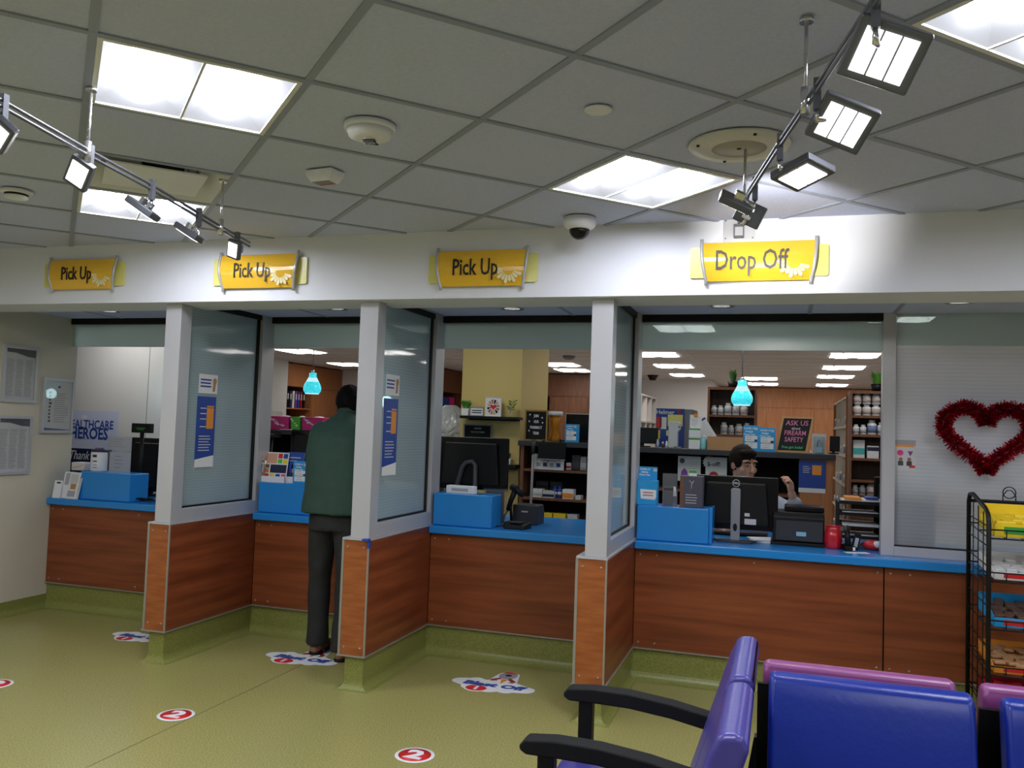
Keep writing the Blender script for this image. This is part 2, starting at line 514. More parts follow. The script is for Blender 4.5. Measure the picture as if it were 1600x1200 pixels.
for g in lit:
    p = gpos(*g)
    if proto is None:
        o = proto = make_troffer(0.585, light_label(p), 'recessed lights of the waiting room', 'lamp_glow', 'lamp_core')
        o.location = (p[0], p[1], ZC); o.rotation_euler = (0, 0, GA)
    else:
        dup(proto, (p[0], p[1], ZC), GA, light_label(p))

# ================================================================= PARTITIONS, COUNTERS AND WINDOWS
YF = 4.39                  # front of the partitions
DIV = [(-3.70, -3.545), (-2.36, -2.20), (-1.00, -0.842)]
def screw(parent, pts, axis='y', r=0.006):
    for p in pts:
        M = Matrix.Translation(p) @ (Matrix.Rotation(PI / 2, 4, 'X') if axis == 'y' else Matrix.Rotation(PI / 2, 4, 'Y'))
        part('screw', MB().lathe([(r, -.002), (r, .002), (r * .5, .003)], 8, M), 'trim', parent)
PLAB = ['partition between the first and second pick-up bays, next to the man in green',
        'partition with a blob of blue tape on its cap corner',
        'partition beside the drop-off counter with clear view of the pharmacy']
PLAB = ['wood and frosted glass partition nearest the wall of framed notices',
        'wood and frosted glass partition with blue tape on its front cap corner',
        'wood and frosted glass partition beside the drop-off counter']
def sheet(w, h, t=0.002): return bx(-w / 2, w / 2, -t, 0, 0, h)
def lines(mb, x0, x1, z0, z1, n, fill=0.45, jitter=0.0, t0=-0.0030, t1=-0.0018):
    dz = (z1 - z0) / n
    for k in range(n):
        xe = x1 - random.random() * jitter * (x1 - x0)
        z = z1 - (k + .5) * dz
        mb.box(x0, xe, t0, t1, z - dz * fill / 2, z + dz * fill / 2)
    return mb
for i, (x0, x1) in enumerate(DIV):
    t = thing('partition', PLAB[i], 'partition', ((x0 + x1) / 2, YF, 0), 0, 'service bay partitions')
    hw = (x1 - x0) / 2; dy = YP - YF
    # local frame: x centred, y from 0 (front) to dy
    part('core', bx(-hw + .012, hw - .012, .012, dy + .12, ZP, ZT), 'black_matte', t)
    ep = part('end_panel', bx(-hw + .007, hw - .007, 0.0, .012, ZP + .004, ZT - .006), 'wood_end', t)
    part('side_panel', bx(hw - .012, hw, .006, dy - .001, ZP + .004, ZT - .006), 'wood_side', t)
    part('side_panel', bx(-hw, -hw + .012, .006, dy - .001, ZP + .004, ZT - .006), 'wood_side', t)
    for s in (-1, 1):
        part('corner_trim', bx(s * hw - .007, s * hw + .007, -.003, .006, ZP, ZT - .004) if s < 0 else bx(hw - .007, hw + .002, -.003, .006, ZP, ZT - .004), 'trim', t)
        part('bottom_trim', bx(s * (hw + .004) - .004, s * (hw + .004) + .004, -.004, dy - .01, ZP - .005, ZP + .003), 'trim', t)
    part('bottom_trim', bx(-hw - .012, hw + .004, -.008, .004, ZP - .006, ZP + .003), 'trim', t)
    part('cap', bx(-hw - .004, hw + .004, -.006, dy + .10, ZT - .005, ZT + .006), 'silver', t)
    screw(ep, [(sx * hw * .62, -.001, z) for sx in (-1, 1) for z in (ZP + .045, ZT - .045)])
    # glazed upper part
    pr = hw - .004; pl = pr - .115
    part('front_post', bx(pl, pr, .002, .105, ZT + .006, ZS), 'silver', t, bevel=.003)
    part('rear_post', bx(pl + .005, pr - .005, dy + .0, dy + .15, ZT + .006, ZB), 'silver', t, bevel=.003)
    part('bottom_rail', bx(pl + .01, pr - .004, .105, dy, ZT + .006, ZT + .085), 'silver', t, bevel=.003)
    part('top_rail', bx(pl + .02, pr - .02, .29, dy, ZB - .035, ZB), 'black', t)
    gx = (pl + pr) / 2 + .012
    gl = part('glass_pane', bx(gx - .005, gx + .005, .105, dy - .012, ZT + .085, ZB - .035), 'divider_glass', t)
    part('gasket', bx(gx - .012, gx + .014, dy - .028, dy, ZT + .085, ZB - .035), 'black', t)
    part('gasket', bx(gx - .012, gx + .014, .105, dy - .028, ZT + .085, ZT + .097), 'black', t)
    # four small star stickers etched on the glass
    for (yy, zz, r) in ((.25, 1.18, .03), (.52, 1.22, .028), (.74, 1.02, .03), (.18, 1.0, .02)):
        pts = []
        for k in range(8):
            a = PI / 4 * k; rr = r if k % 2 == 0 else r * .35
            pts.append((yy + rr * math.cos(a), zz + rr * 1.2 * math.sin(a)))
        part('star_decal', MB().prism(pts, gx + .0052, gx + .006, 'x'), 'etched', t)
    if i == 1:
        part('blue_tape', MB().prism([(hw - .03, -.03), (hw + .008, -.03), (hw + .008, .0), (hw - .01, .03)], ZT - .003, ZT + .009, 'z').box(hw - .006, hw + .006, -.009, .012, ZT - .045, ZT), 'royal', t)
    # posters taped to the glass, facing the next bay
    pw, ph = .19, .46
    lab = ['partition nearest the framed notices', 'partition with the blue tape', 'partition beside the drop-off counter'][i]
    py0 = [.245, .205, .11][i]; pz = [1.175, 1.19, 1.19][i]
    X0 = (x0 + x1) / 2 + gx + .0062
    p = thing('poster', 'blue pill bottle poster on the ' + lab, 'poster', (X0, YF + py0 + .002, pz), 0, 'pill bottle posters on the partition glass', rot=(0, 0, PI / 2))
    # local x runs along +y of the room, front faces +x
    p.location.y += pw / 2
    sh_ = part('sheet', sheet(pw, ph), 'royal', p)
    part('footer', MB().prism([(-pw / 2, 0), (pw / 2, 0), (pw / 2, .075), (-pw / 2, .05)], -.0026, -.0018, 'y'), 'paper', p)
    part('pill_bottle_print', bx(.005, .075, -.0026, -.0018, .25, .385).box(.005, .075, -.0026, -.0018, .39, .40), 'orange', sh_)
    mb = MB()
    for z in (.38, .345, .31, .26): mb.box(-.06, .0, -.0026, -.0018, z, z + .006)
    lines(mb, -.065, .06, .10, .21, 6, .3, .3, -.0026, -.0018)
    part('print_lines', mb, 'paper_dim', sh_)
    c = thing('card', 'small white leaflet with a dog on the ' + lab, 'leaflet', (X0, YF + py0 + pw / 2 + .008, pz + ph + .02), 0, 'dog leaflets on the partition glass', rot=(0, 0, PI / 2))
    part('sheet', sheet(.19, .125), 'paper', c)
    part('print_lines', lines(MB(), -.08, .03, .035, .1, 3, .45, .1, -.0026, -.0018), 'royal', c)
    part('dog_print', MB().prism([(.045, .015), (.07, .015), (.075, .06), (.085, .08), (.08, .1), (.06, .105), (.045, .09), (.05, .06)], -.0026, -.0018, 'y'), 'cardboard', c)

# green coved plinths under the partitions and the counters
BAYS = [(XL, -3.70), (-3.545, -2.36), (-2.20, -1.00), (-0.842, XR)]
for i, (x0, x1) in enumerate(DIV):
    a, b = x0 + .035, x1 - .014
    prof = [(.05, .0005)] + [(.05 - .05 * math.sin(PI / 2 * k / 6) + .002, .05 - .05 * math.cos(PI / 2 * k / 6)) for k in range(1, 7)] + [(.002, ZP - .006)]
    vs = []; fs = []
    for d, z in prof:
        vs += [(a - d, YP + .03, z), (a - d, YF + .016 - d * .7, z), (b + d, YF + .016 - d * .7, z), (b + d, YP + .03, z)]
    for r in range(len(prof) - 1):
        for k in range(3): fs.append((4 * r + k, 4 * r + k + 1, 4 * r + k + 5, 4 * r + k + 4))
    n = 4 * (len(prof) - 1); fs.append((n, n + 1, n + 2, n + 3))
    struct('baseboard_partition', 'green coved vinyl plinth under a partition', MB().add(vs, fs), 'vinyl_cove')
ROOMY = ['first pick-up bay', 'second pick-up bay', 'third pick-up bay', 'drop-off bay']
for i, (x0, x1) in enumerate(BAYS):
    cove('baseboard_counter', 'green coved skirting under the counter of the ' + ROOMY[i], (x0 - .04, YP + .02), (x1 + .04, YP + .02), (0, -1), ZP - .003, .06)
    ct = thing('service_counter', 'wood panelled service counter of the ' + ROOMY[i], 'counter', ((x0 + x1) / 2, YP, 0), 0, 'service counters')
    cx = (x0 + x1) / 2
    part('core', bx(x0 - cx + .001, x1 - cx - .001, .016, .09, ZP, ZT - .052), 'black_matte', ct)
    seams = [x0] + ([.569, 1.9, 3.2] if i == 3 else []) + [x1]
    for k in range(len(seams) - 1):
        a, b = seams[k] - cx + .004, seams[k + 1] - cx - .004
        fp = part('front_panel', bx(a, b, 0, .014, ZP + .004, ZT - .052), 'wood', ct)
        mids = [a + .03, b - .03] + ([a + .13] if b - a > .5 else []) + ([(a + b) / 2] if b - a > 1.3 else [])
        screw(fp, [(m, -.001, z) for m in mids for z in (ZP + .035, ZT - .085)])
    part('bottom_trim', bx(x0 - cx, x1 - cx, -.005, .01, ZP - .005, ZP + .003), 'trim', ct)
    wt = thing('countertop', 'blue solid surface countertop of the ' + ROOMY[i], 'countertop', (cx, YP - .04, ZT - .05), 0, 'blue countertops')
    part('slab', bx(x0 - cx + .001, x1 - cx - .001, 0, 1.0, 0, .05), 'blue_top', wt, bevel=.008)
    bl = [(-5.13, -4.66), (-3.541, -2.95), (-2.196, -1.785), (-.838, -.405)][i]
    lg = thing('counter_ledge', 'raised blue ledge on the counter of the ' + ROOMY[i], 'ledge', ((bl[0] + bl[1]) / 2, YP + .015, ZT), 0, 'raised ledges')
    lw = (bl[1] - bl[0]) / 2
    part('block', bx(-lw, lw, 0, .205, 0, .212), 'blue_top', lg, bevel=.008)
    if i == 0:
        part('upstand', bx(x0 - cx + .002, x0 - cx + .022, .06, .75, .05, .13), 'blue_top', wt, bevel=.004)
    if i == 3: part('end_cheek', bx(lw - .001, lw + .02, .025, .205, 0, .218), 'blue_top', lg, bevel=.004)
LEDGE = ZT + .212

# window heads: black track and a frosted transom in each bay
WX = [(XL, -3.66), (-3.553, -2.31), (-2.21, -.965), (-.853, .56)]
for i, (x0, x1) in enumerate(WX):
    wd = thing('window_%d' % (i + 1), 'service window head of the ' + ROOMY[i], None, ((x0 + x1) / 2, YW, ZB), 0); wd['kind'] = 'structure'
    c = (x0 + x1) / 2
    part('track', bx(x0 - c, x1 - c, -.02, .06, -.045, 0), 'black', wd)
    part('transom_pane', bx(x0 - c, x1 - c, .012, .022, -.22, -.045), 'transom_glass', wd)
wd = thing('window_5', 'fixed window with striped privacy film beside the drop-off bay', None, (.56, YW, ZT), 0); wd['kind'] = 'structure'
part('mullion', bx(0, .072, -.015, .06, 0, ZB - ZT), 'silver', wd, bevel=.003)
part('sill_rail', bx(.072, 2.2, -.015, .06, 0, .055), 'silver', wd, bevel=.003)
part('film_edge', bx(.072, 2.2, .008, .014, 1.205, 1.217), 'paper', wd)
part('pane', bx(.072, 2.2, .015, .025, .055, 1.205), 'frosted_glass', wd)
part('top_pane', bx(.072, 2.2, .015, .025, 1.217, ZB - ZT), 'transom_glass', wd)
part('gasket', bx(.072, 2.2, .006, .03, .055, .063), 'black', wd)
part('mullion', bx(2.2, 2.27, -.015, .06, 0, ZB - ZT), 'silver', wd, bevel=.003)
struct('wall_front', 'painted wall beside the fixed window', bx(2.83, XR, YW - .03, YW + .05, ZT + .002, ZB), 'warm_wall')

# ================================================================= YELLOW SIGNS ON THE SOFFIT
def make_sign(body, label, cx, cz, W, Hh, fsize, tilt=0.0):
    t = thing('hanging_sign', label, 'sign', (cx, YS, cz), 0, 'yellow signs on the soffit')
    bw = W * 1.21; bh = Hh * .80
    # pale back plate with rounded corners
    def rr(w, h, r):
        pts = []
        for sx, sz, a0 in ((1, 1, 0), (-1, 1, 90), (-1, -1, 180), (1, -1, 270)):
            for k in range(5):
                a = math.radians(a0 + 22.5 * k)
                pts.append((sx * (w / 2 - r) + r * math.cos(a), sz * (h / 2 - r) + r * math.sin(a)))
        return pts
    part('back_plate', MB().prism(rr(bw, bh, .012), -.012, -.004, 'y'), 'paleyellow', t)
    part('standoff', bx(-.03, .03, -.004, 0, -.03, .03), 'silver', t)
    # bowed front face, narrower at the bottom
    n = 10; vs = []; fs = []
    def edge(v):   # v 0 bottom .. 1 top -> half width, y
        return W / 2 * (1 - .055 * (1 - v) ** 2 * 1.6), -.022 - .02 * math.sin(PI * v)
    for k in range(n + 1):
        v = k / n; hw, y = edge(v); z = (v - .5) * Hh
        vs += [(-hw, y, z), (hw, y, z), (-hw, y + .004, z), (hw, y + .004, z)]
    for k in range(n):
        a = 4 * k; b = a + 4
        fs += [(a, a + 1, b + 1, b), (a + 3, a + 2, b + 2, b + 3), (a, b, b + 2, a + 2), (a + 1, a + 3, b + 3, b + 1)]
    fs += [(0, 2, 3, 1), (4 * n, 4 * n + 1, 4 * n + 3, 4 * n + 2)]
    fc = part('face', MB().add(vs, fs, False), 'amber', t)
    for s in (-1, 1):
        mb = MB()
        pts = []
        for k in range(n + 3):
            v = (k - 1) / n; vv = min(max(v, 0), 1); hw, y = edge(vv)
            pts.append((s * hw, y + .002, (v - .5) * Hh))
        mb.tube(pts, .009, 6)
        part('holder', mb, 'silver', t)
    text('lettering', body, fsize, 'sign_black', fc, (-W * .06, -.0432, .0), sx=.66, bold=.001, ext=.002)
    # pale burst of petals low on the right of the face
    mb = MB()
    for k in range(9):
        a = math.radians(178 + 20 * k)
        ca, sa = math.cos(a), math.sin(a)
        cx0, cz0 = W * .31, -Hh * .06
        r0, r1, wd_ = Hh * .16, Hh * (.30 if k % 2 else .36), Hh * .05
        q = [(cx0 + r0 * ca - wd_ * .4 * -sa, cz0 + r0 * sa - wd_ * .4 * ca), (cx0 + r1 * ca - wd_ * -sa, cz0 + r1 * sa - wd_ * ca),
             (cx0 + (r1 + wd_) * ca, cz0 + (r1 + wd_) * sa), (cx0 + r1 * ca + wd_ * -sa, cz0 + r1 * sa + wd_ * ca), (cx0 + r0 * ca + wd_ * .4 * -sa, cz0 + r0 * sa + wd_ * .4 * ca)]
        mb.prism(q, -.0425, -.040, 'y')
    part('petal_print', mb, 'sign_white', fc)
    return t
def sign_at(body, label, pl, pr, pt, pb, fs):
    """left and right edge pixels of the amber face, top and bottom pixels at its centre"""
    a = at_y((pl + pr) / 2, (pt + pb) / 2, YS - .04)
    W = at_y(pr, (pt + pb) / 2, YS - .04).x - at_y(pl, (pt + pb) / 2, YS - .04).x
    Hh = at_y((pl + pr) / 2, pt, YS - .04).z - at_y((pl + pr) / 2, pb, YS - .04).z
    make_sign(body, label, a.x, a.z, W, Hh, fs)
sign_at('Pick Up', 'yellow Pick Up sign closest to the wall of framed notices', 74, 177, 404.5, 451, .118)
sign_at('Pick Up', 'yellow Pick Up sign above the man in the green shirt', 340.5, 461, 397, 449, .124)
sign_at('Pick Up', 'yellow Pick Up sign beside the black dome camera', 680, 821, 390, 446, .128)
sign_at('Drop Off', 'yellow Drop Off sign under the spotlight mounting plate', 1094, 1274, 376, 437.5, .138)

# ================================================================= THINGS ON THE CEILING
def ceil_at(px, py, z=ZC): return at_z(px, py, z)
# fire alarm strobe
p = ceil_at(578, 196)
t = thing('fire_strobe', 'round white fire alarm strobe with a clear lamp on the ceiling', 'fire alarm', (p.x, p.y, ZC), 0)
t.rotation_euler = (0, 0, math.radians(15))
part('base', MB().lathe([(.092, 0), (.092, -.012), (.086, -.02)][::-1], 28), 'white_paint', t)
part('body', MB().lathe([(.085, -.02), (.075, -.042), (.05, -.052), (.0001, -.053)][::-1], 28), 'white_paint', t)
part('lamp', MB().tube([(0, -.02, -.05), (0, -.02, -.065), (.0, -.028, -.085)], [.022, .02, .012], 8), 'clear_acrylic', t)
part('lamp_seat', bx(-.022, .022, -.012, .016, -.058, -.045), 'black', t)
text('fire_lettering', 'FIRE', .026, 'ink', t, (0, .045, -.0525), rot=(PI, 0, 0), ext=.002)
part('red_mark', bx(-.075, -.055, -.02, -.005, -.0405, -.035), 'red', t)
# alarm sounder
p = ceil_at(508, 268)
t = thing('alarm_sounder', 'white oblong alarm sounder with faint red print next to the fire strobe', 'fire alarm', (p.x, p.y, ZC), math.radians(-8))
mb = MB()
vs = []; 
for (sx, sy, z) in ((1, 1, 0), (.95, .95, -.02), (.72, .7, -.05)):
    vs += [(-.07 * sx, -.05 * sy, z), (.07 * sx, -.05 * sy, z), (.07 * sx, .05 * sy, z), (-.07 * sx, .05 * sy, z)]
fs = [(k + 4 * r, k + 4 * r + 4, (k + 1) % 4 + 4 * r + 4, (k + 1) % 4 + 4 * r) for r in (0, 1) for k in range(4)] + [(8, 11, 10, 9), (0, 1, 2, 3)]
part('body', MB().add(vs, fs), 'white_paint', t, bevel=.006)
part('grille', bx(-.042, .042, -.03, .015, -.0515, -.045), 'grey_plastic', t)
part('red_mark', bx(-.04, .04, .018, .026, -.0515, -.045), 'red', t)
# smoke detector over the left wall notices
p = ceil_at(26, 298)
t = thing('smoke_detector', 'round white smoke detector near the wall of framed notices', 'smoke detector', (p.x, p.y, ZC), 0)
part('base', MB().lathe([(.07, 0), (.07, -.014), (.06, -.018)][::-1], 24), 'white_paint', t)
part('slot_ring', MB().lathe([(.054, -.017), (.05, -.028)][::-1], 24), 'black', t)
part('cap', MB().lathe([(.053, -.027), (.05, -.038), (.02, -.045), (.0001, -.045)][::-1], 24), 'white_paint', t)
# sprinkler cover plate
p = ceil_at(935, 171)
tag(MB().lathe([(.0001, -.008), (.04, -.008), (.046, -.004), (.046, 0)], 28).build('sprinkler_cover', 'white_paint', None, (p.x, p.y, ZC)), 'small round white sprinkler cover plate in the ceiling', 'sprinkler')
# ceiling loudspeaker
p = ceil_at(1155, 227)
t = thing('ceiling_speaker', 'large round cream ceiling loudspeaker with a perforated centre', 'loudspeaker', (p.x, p.y, ZC), 0)
part('ring', MB().lathe([(.185, 0), (.18, -.008), (.10, -.016), (.098, -.010)][::-1], 40), mat('cream', (208, 208, 206), .5), t)
part('grille', MB().lathe([(.0001, -.013), (.099, -.013), (.099, -.006)], 40), mat('cream_grille', (172, 170, 164), .7, var=.2, scale=220), t)
part('centre_hole', MB().lathe([(.0001, -.015), (.009, -.015), (.009, -.012)], 12), 'black', t)
for k in range(4):
    a = PI / 2 * k + .4
    part('screw', MB().lathe([(.0001, -.016), (.006, -.016), (.006, -.010)], 8, Matrix.Translation((.155 * math.cos(a), .155 * math.sin(a), 0))), 'black', t)
# dome camera at the soffit
p = at_z(906, 341, ZC)
t = thing('dome_camera', 'white security dome camera with a black bubble on the ceiling by the soffit', 'camera', (p.x, min(p.y, YS - .085), ZC), 0)
part('housing', MB().lathe([(.082, 0), (.082, -.035), (.07, -.05), (.05, -.06)][::-1], 28), 'white_paint', t)
part('bubble', MB().lathe([(.052 * math.cos(a * PI / 12) + 1e-4, -.058 - .052 * math.sin(a * PI / 12)) for a in range(7)][::-1], 24), 'black_gloss', t)
# square plate air diffuser
p = gpos(0, 2)
t = thing('air_diffuser', 'square white plate air diffuser with dark slots in the ceiling', 'air vent', (p[0], p[1], ZC), GA)
h = .295
mb = MB()
for a, b in ((0, 1), (1, 0), (0, -1), (-1, 0)):
    if a == 0: q = [(-h, b * h, 0), (h, b * h, 0), (h * .72, b * h * .72, .1), (-h * .72, b * h * .72, .1)]
    else: q = [(a * h, -h, 0), (a * h, h, 0), (a * h * .72, h * .72, .1), (a * h * .72, -h * .72, .1)]
    mb.add(q, [(0, 1, 2, 3)])
part('cone', mb, 'white_paint', t)
part('plenum', bx(-h, h, -h, h, .102, .112), 'grey_plastic', t)
part('slot', bx(-.06, .12, -.10, -.03, .035, .09), 'black', t, bevel=.012)
part('plate', bx(-.205, .205, -.195, .205, .004, .012), 'white_paint', t)
for k in (-1, 1): part('bracket', bx(.15 + .02 * k, .157 + .02 * k, -.1, -.08, .012, .1), 'gunmetal', t)
# downlights in the lowered ceiling
dl = None
DLAB = ['first pick-up bay', 'second pick-up bay', 'third pick-up bay', 'drop-off bay', 'fixed window']
for i, (px, py) in enumerate(((170, 486), (525, 482), (800, 482), (1127, 478), (1500, 472))):
    p = at_z(px, py, ZB)
    lab = 'small round recessed downlight over the ' + DLAB[i]
    if dl is None:
        dl = thing('downlight', lab, 'ceiling light', (p.x, p.y, ZB), 0, 'downlights over the counter')
        part('trim_ring', MB().lathe([(.058, 0.002), (.062, -.003), (.075, -.004), (.078, 0.001)], 28), 'chrome', dl)
        part('baffle', MB().lathe([(.06, -.002), (.058, .0)][::-1], 28), 'black', dl)
        part('lamp', MB().lathe([(.0001, -.002), (.05, -.002), (.052, 0.0)], 24), 'downlight', dl)
    else: dup(dl, (p.x, p.y, ZB), None, lab)
for i, (px, py) in enumerate(((120, 477), (505, 473), (1500, 480))):
    if i == 2: continue
    p = at_z(px, py, ZB if i == 0 else ZB)
    tag(MB().lathe([(.0001, -.006), (.034, -.006), (.038, 0)], 20).build('sprinkler_cover', 'white_paint', None, (p.x, max(p.y, 4.73), ZB)),
        'small round sprinkler cover over the ' + ['first pick-up bay', 'second pick-up bay'][i], 'sprinkler', 'sprinkler covers over the counter')

# ================================================================= SPOTLIGHT RAILS
def make_rail(label, pts, hangers, name='spotlight_rail'):
    t = thing(name, label, 'track light rail', (pts[0][0], pts[0][1], 0), 0, 'spotlight rails')
    o = Vector((pts[0][0], pts[0][1], 0))
    P = [Vector(p) - o for p in pts]
    mb = MB()
    mb.tube([p + Vector((0, 0, .009)) for p in P], .0055, 8); mb.tube([p - Vector((0, 0, .009)) for p in P], .0055, 8)
    part('rail', mb, 'gunmetal', t)
    for hp in hangers:
        q = Vector(hp) - o
        part('hanger', MB().tube([(q.x, q.y, q.z - .03), (q.x, q.y, ZC)], .005, 8).tube([(q.x, q.y, ZC - .012), (q.x, q.y, ZC)], .018, 10).tube([(q.x, q.y, q.z - .035), (q.x, q.y, q.z + .035)], .012, 10), 'chrome', t)
    return t
def make_head(label, base, centre, facing, roll, size=(.105, .085), spread=75, power=TRACK):
    """base: point on the rail; centre: lamp head centre; facing: direction the LEDs point"""
    t = thing('spotlight', label, 'spotlight', base, 0, 'spotlights on the rails')
    b = Vector(base); c = Vector(centre) - b
    part('clamp', bx(-.009, .009, -.009, .009, -.05, .028), 'gunmetal', t)
    z = Vector(facing).normalized()
    up = Vector((0, 0, 1)) if abs(z.z) < .95 else Vector((0, 1, 0))
    x = up.cross(z).normalized(); y = z.cross(x)
    M = Matrix((x, y, z)).transposed().to_4x4()
    M = Matrix.Translation(c) @ M @ Matrix.Rotation(roll, 4, 'Z')
    hub = M @ Vector((0, 0, -.03))
    part('arm', MB().tube([(0, 0, -.05), (0, 0, -.075), hub], [.006, .008, .007], 8), 'chrome', t)
    part('yoke', MB().box(-.016, .016, -.022, -.010, -.042, -.017, M).box(-.016, .016, .010, .022, -.042, -.017, M), 'chrome', t)
    hs = part('housing', MB().box(-size[0], size[0], -size[1], size[1], -.018, .008, M), 'gunmetal', t, bevel=.005)
    for k in (-1, 0, 1):
        w = size[0] * .76 / 3
        part('led_panel', MB().box(k * 2 * w - w * .88, k * 2 * w + w * .88, -size[1] * .72, size[1] * .72, .0075, .0105, M), 'led', hs)
    ld = bpy.data.lights.new('spot', 'SPOT'); ld.energy = power; ld.spot_size = math.radians(spread); ld.spot_blend = .8
    ld.shadow_soft_size = .04; ld.color = (1, .97, .92)
    lo = bpy.data.objects.new('lamp_light', ld); C.objects.link(lo); lo.parent = t
    lo.matrix_local = M @ Matrix.Translation((0, 0, .02)) @ Matrix.Rotation(PI, 4, 'X')
    return t
ZR = 2.35
def rp(px, py, z=ZR): return tuple(at_z(px, py, z))
lp = [rp(-60, 128), rp(0, 160), rp(137, 238), rp(236, 292), rp(310, 336), rp(345, 357), rp(390, 382)]
make_rail('grey twin-bar spotlight rail curving over the first two pick-up bays', lp, [rp(137, 238), rp(345, 355)])
def head_px(label, bpx, cpx, facing, roll, size=(.062, .05), dz=.0, spread=80, power=TRACK, aim=None):
    b = at_z(bpx[0], bpx[1], ZR)
    d = ray(cpx[0], cpx[1])
    # the lamp hangs at the range of its clamp
    c = d * ((b.length and (b - Vector((0, 0, H))).length) / d.length) + Vector((0, 0, H))
    if aim is not None: facing = tuple(Vector(aim) - c)
    make_head(label, tuple(b), tuple(c), facing, roll, size, spread, power)
LS = (.052, .04)
head_px('spotlight at the outer end of the rail over the pick-up bays', (6, 163), (-4, 208), (0, -.75, -.6), .6, LS, power=TRACK * .7)
head_px('tilted spotlight under the hanger of the pick-up rail, facing the room', (141, 240), (123, 271), (.1, -.85, -.5), .9, LS, power=TRACK * .7)
head_px('edge-on spotlight in front of the air diffuser and ceiling light', (238, 292), (222, 328), (-.52, -.17, -.83), 0.0, (.042, .058), spread=110)
head_px('edge-on spotlight between the ceiling light and the second Pick Up sign', (311, 336), (294, 365), (-.50, -.15, -.85), 0.0, (.042, .056), spread=110)
head_px('spotlight at the inner end of the pick-up rail above the second Pick Up sign', (371, 372), (365, 390), (-.1, -.9, -.35), 1.2, (.045, .034), power=TRACK * .7)
rpts = [rp(1420, -90), rp(1368, 0), rp(1275, 140), rp(1220, 222), rp(1170, 300), rp(1160, 335)]
make_rail('grey twin-bar spotlight rail running to the plate over the Drop Off sign', rpts, [rp(1258, 158), rp(1163, 318)])
head_px('large spotlight beside the ceiling light over the blue chairs', (1368, 6), (1381, 86), (-.1, -.8, -.55), -.45, (.072, .06), power=TRACK * .7)
head_px('spotlight on a bent arm below the hanger of the drop-off rail', (1277, 140), (1316, 193), (-.05, -.75, -.65), -.5, (.07, .058), power=TRACK * .7)
head_px('flat spotlight facing down by the ceiling speaker', (1219, 224), (1254, 272), (.05, -.25, -.95), .7, (.07, .06))
head_px('angled spotlight under the rail lighting the soffit', (1180, 290), (1149, 318), (-.45, .4, -.75), .7, (.06, .05), spread=110, power=TRACK * 1.5)
head_px('spotlight at the end of the drop-off rail throwing light on the soffit', (1163, 318), (1172, 334), (.30, .9, .22), .5, (.05, .042), spread=54, power=TRACK * 6, aim=at_y(1232, 352, YS))
# end plate on the soffit with its bracket and the last lamp throwing light up the soffit
pc = at_y(1155, 358, YS - .01)
t = thing('rail_mounting_plate', 'square silver rail mounting plate on the soffit above the Drop Off sign', 'mounting plate', (pc.x, YS, pc.z), 0)
part('plate', bx(-.076, .076, -.008, 0, -.065, .065), 'silver', t, bevel=.002)
for sx in (-1, 1):
    for sz in (-1, 1):
        part('screw', MB().lathe([(.004, -.003), (.004, .003)], 8, Matrix.Translation((sx * .065, -.009, sz * .045)) @ Matrix.Rotation(PI / 2, 4, 'X')), 'gunmetal', t)
part('bracket', bx(-.025, .025, -.05, -.008, -.046, -.04).box(-.025, -.02, -.05, -.008, -.04, .012).box(.02, .025, -.05, -.008, -.04, .012).box(-.025, .025, -.05, -.008, .012, .018), 'gunmetal', t)
part('stem', MB().tube([(0, -.03, .015), (0, -.03, .07)], .008, 8), 'chrome', t)

# ================================================================= FRAMED NOTICES ON THE LEFT WALL
def wall_frame(label, y0, y1, z0, z1, kind):
    t = thing('framed_notice', label, 'picture frame', (XL, (y0 + y1) / 2, z0), PI / 2, 'framed notices on the left wall')
    w, h = y1 - y0, z1 - z0           # local x runs along +y of the room, front faces +x
    f = .022; d = .03 if kind == 2 else .018
    mb = MB()
    for a in (-1, 1):
        mb.box(a * w / 2 - (f if a > 0 else 0), a * w / 2 + (f if a < 0 else 0), -d, 0, 0, h)
    mb.box(-w / 2 + f, w / 2 - f, -d, 0, 0, f).box(-w / 2 + f, w / 2 - f, -d, 0, h - f, h)
    part('frame', mb, 'silver', t)
    part('sheet', bx(-w / 2 + f, w / 2 - f, -d + .009, -.002, f, h - f), 'paper', t)
    y = -d + .0085
    if kind < 2:
        part('heading', MB().prism([(-w / 2 + f, h - f), (-w / 2 + f, h - f - .028), (-.04, h - f - .03), (.06, h - f - .052), (w / 2 - f, h - f - .056), (w / 2 - f, h - f)], y - .001, y, 'y'), 'navy', t)
        mb = MB()
        for c in range(3):
            x0 = -w / 2 + f + .012 + c * (w - 2 * f - .02) / 3
            lines(mb, x0, x0 + (w - 2 * f) / 3 - .018, f + .02, h - f - .075, 26, .4, .25, y - .001, y)
        part('print_lines', mb, 'lightink', t)
    else:
        mb = MB(); lines(mb, -.04, w / 2 - f - .02, .08, h - .11, 14, .3, .35, y - .001, y)
        part('print_lines', mb, 'lightink', t)
        mb = MB(); lines(mb, -.09, -.062, .08, h - .1, 9, .6, .5, y - .001, y)
        part('print_lines', mb, 'ink', t)
        part('crest', bx(-.01, .014, y - .001, y, h - .075, h - .06), 'ink', t)
        part('blue_footer', MB().prism([(-w / 2 + f, f), (w / 2 - f, f), (w / 2 - f, f + .004), (-w / 2 + f, f + .02)], y - .001, y, 'y'), 'royal', t)
    part('glazing', bx(-w / 2 + f, w / 2 - f, -d + .004, -d + .006, f, h - f), 'clear_acrylic', t)
wall_frame('silver framed notice with navy heading above another framed notice', 4.775, 5.077, 1.56, 1.978, 0)
wall_frame('silver framed notice with navy heading below another framed notice', 4.755, 5.06, 1.03, 1.462, 1)
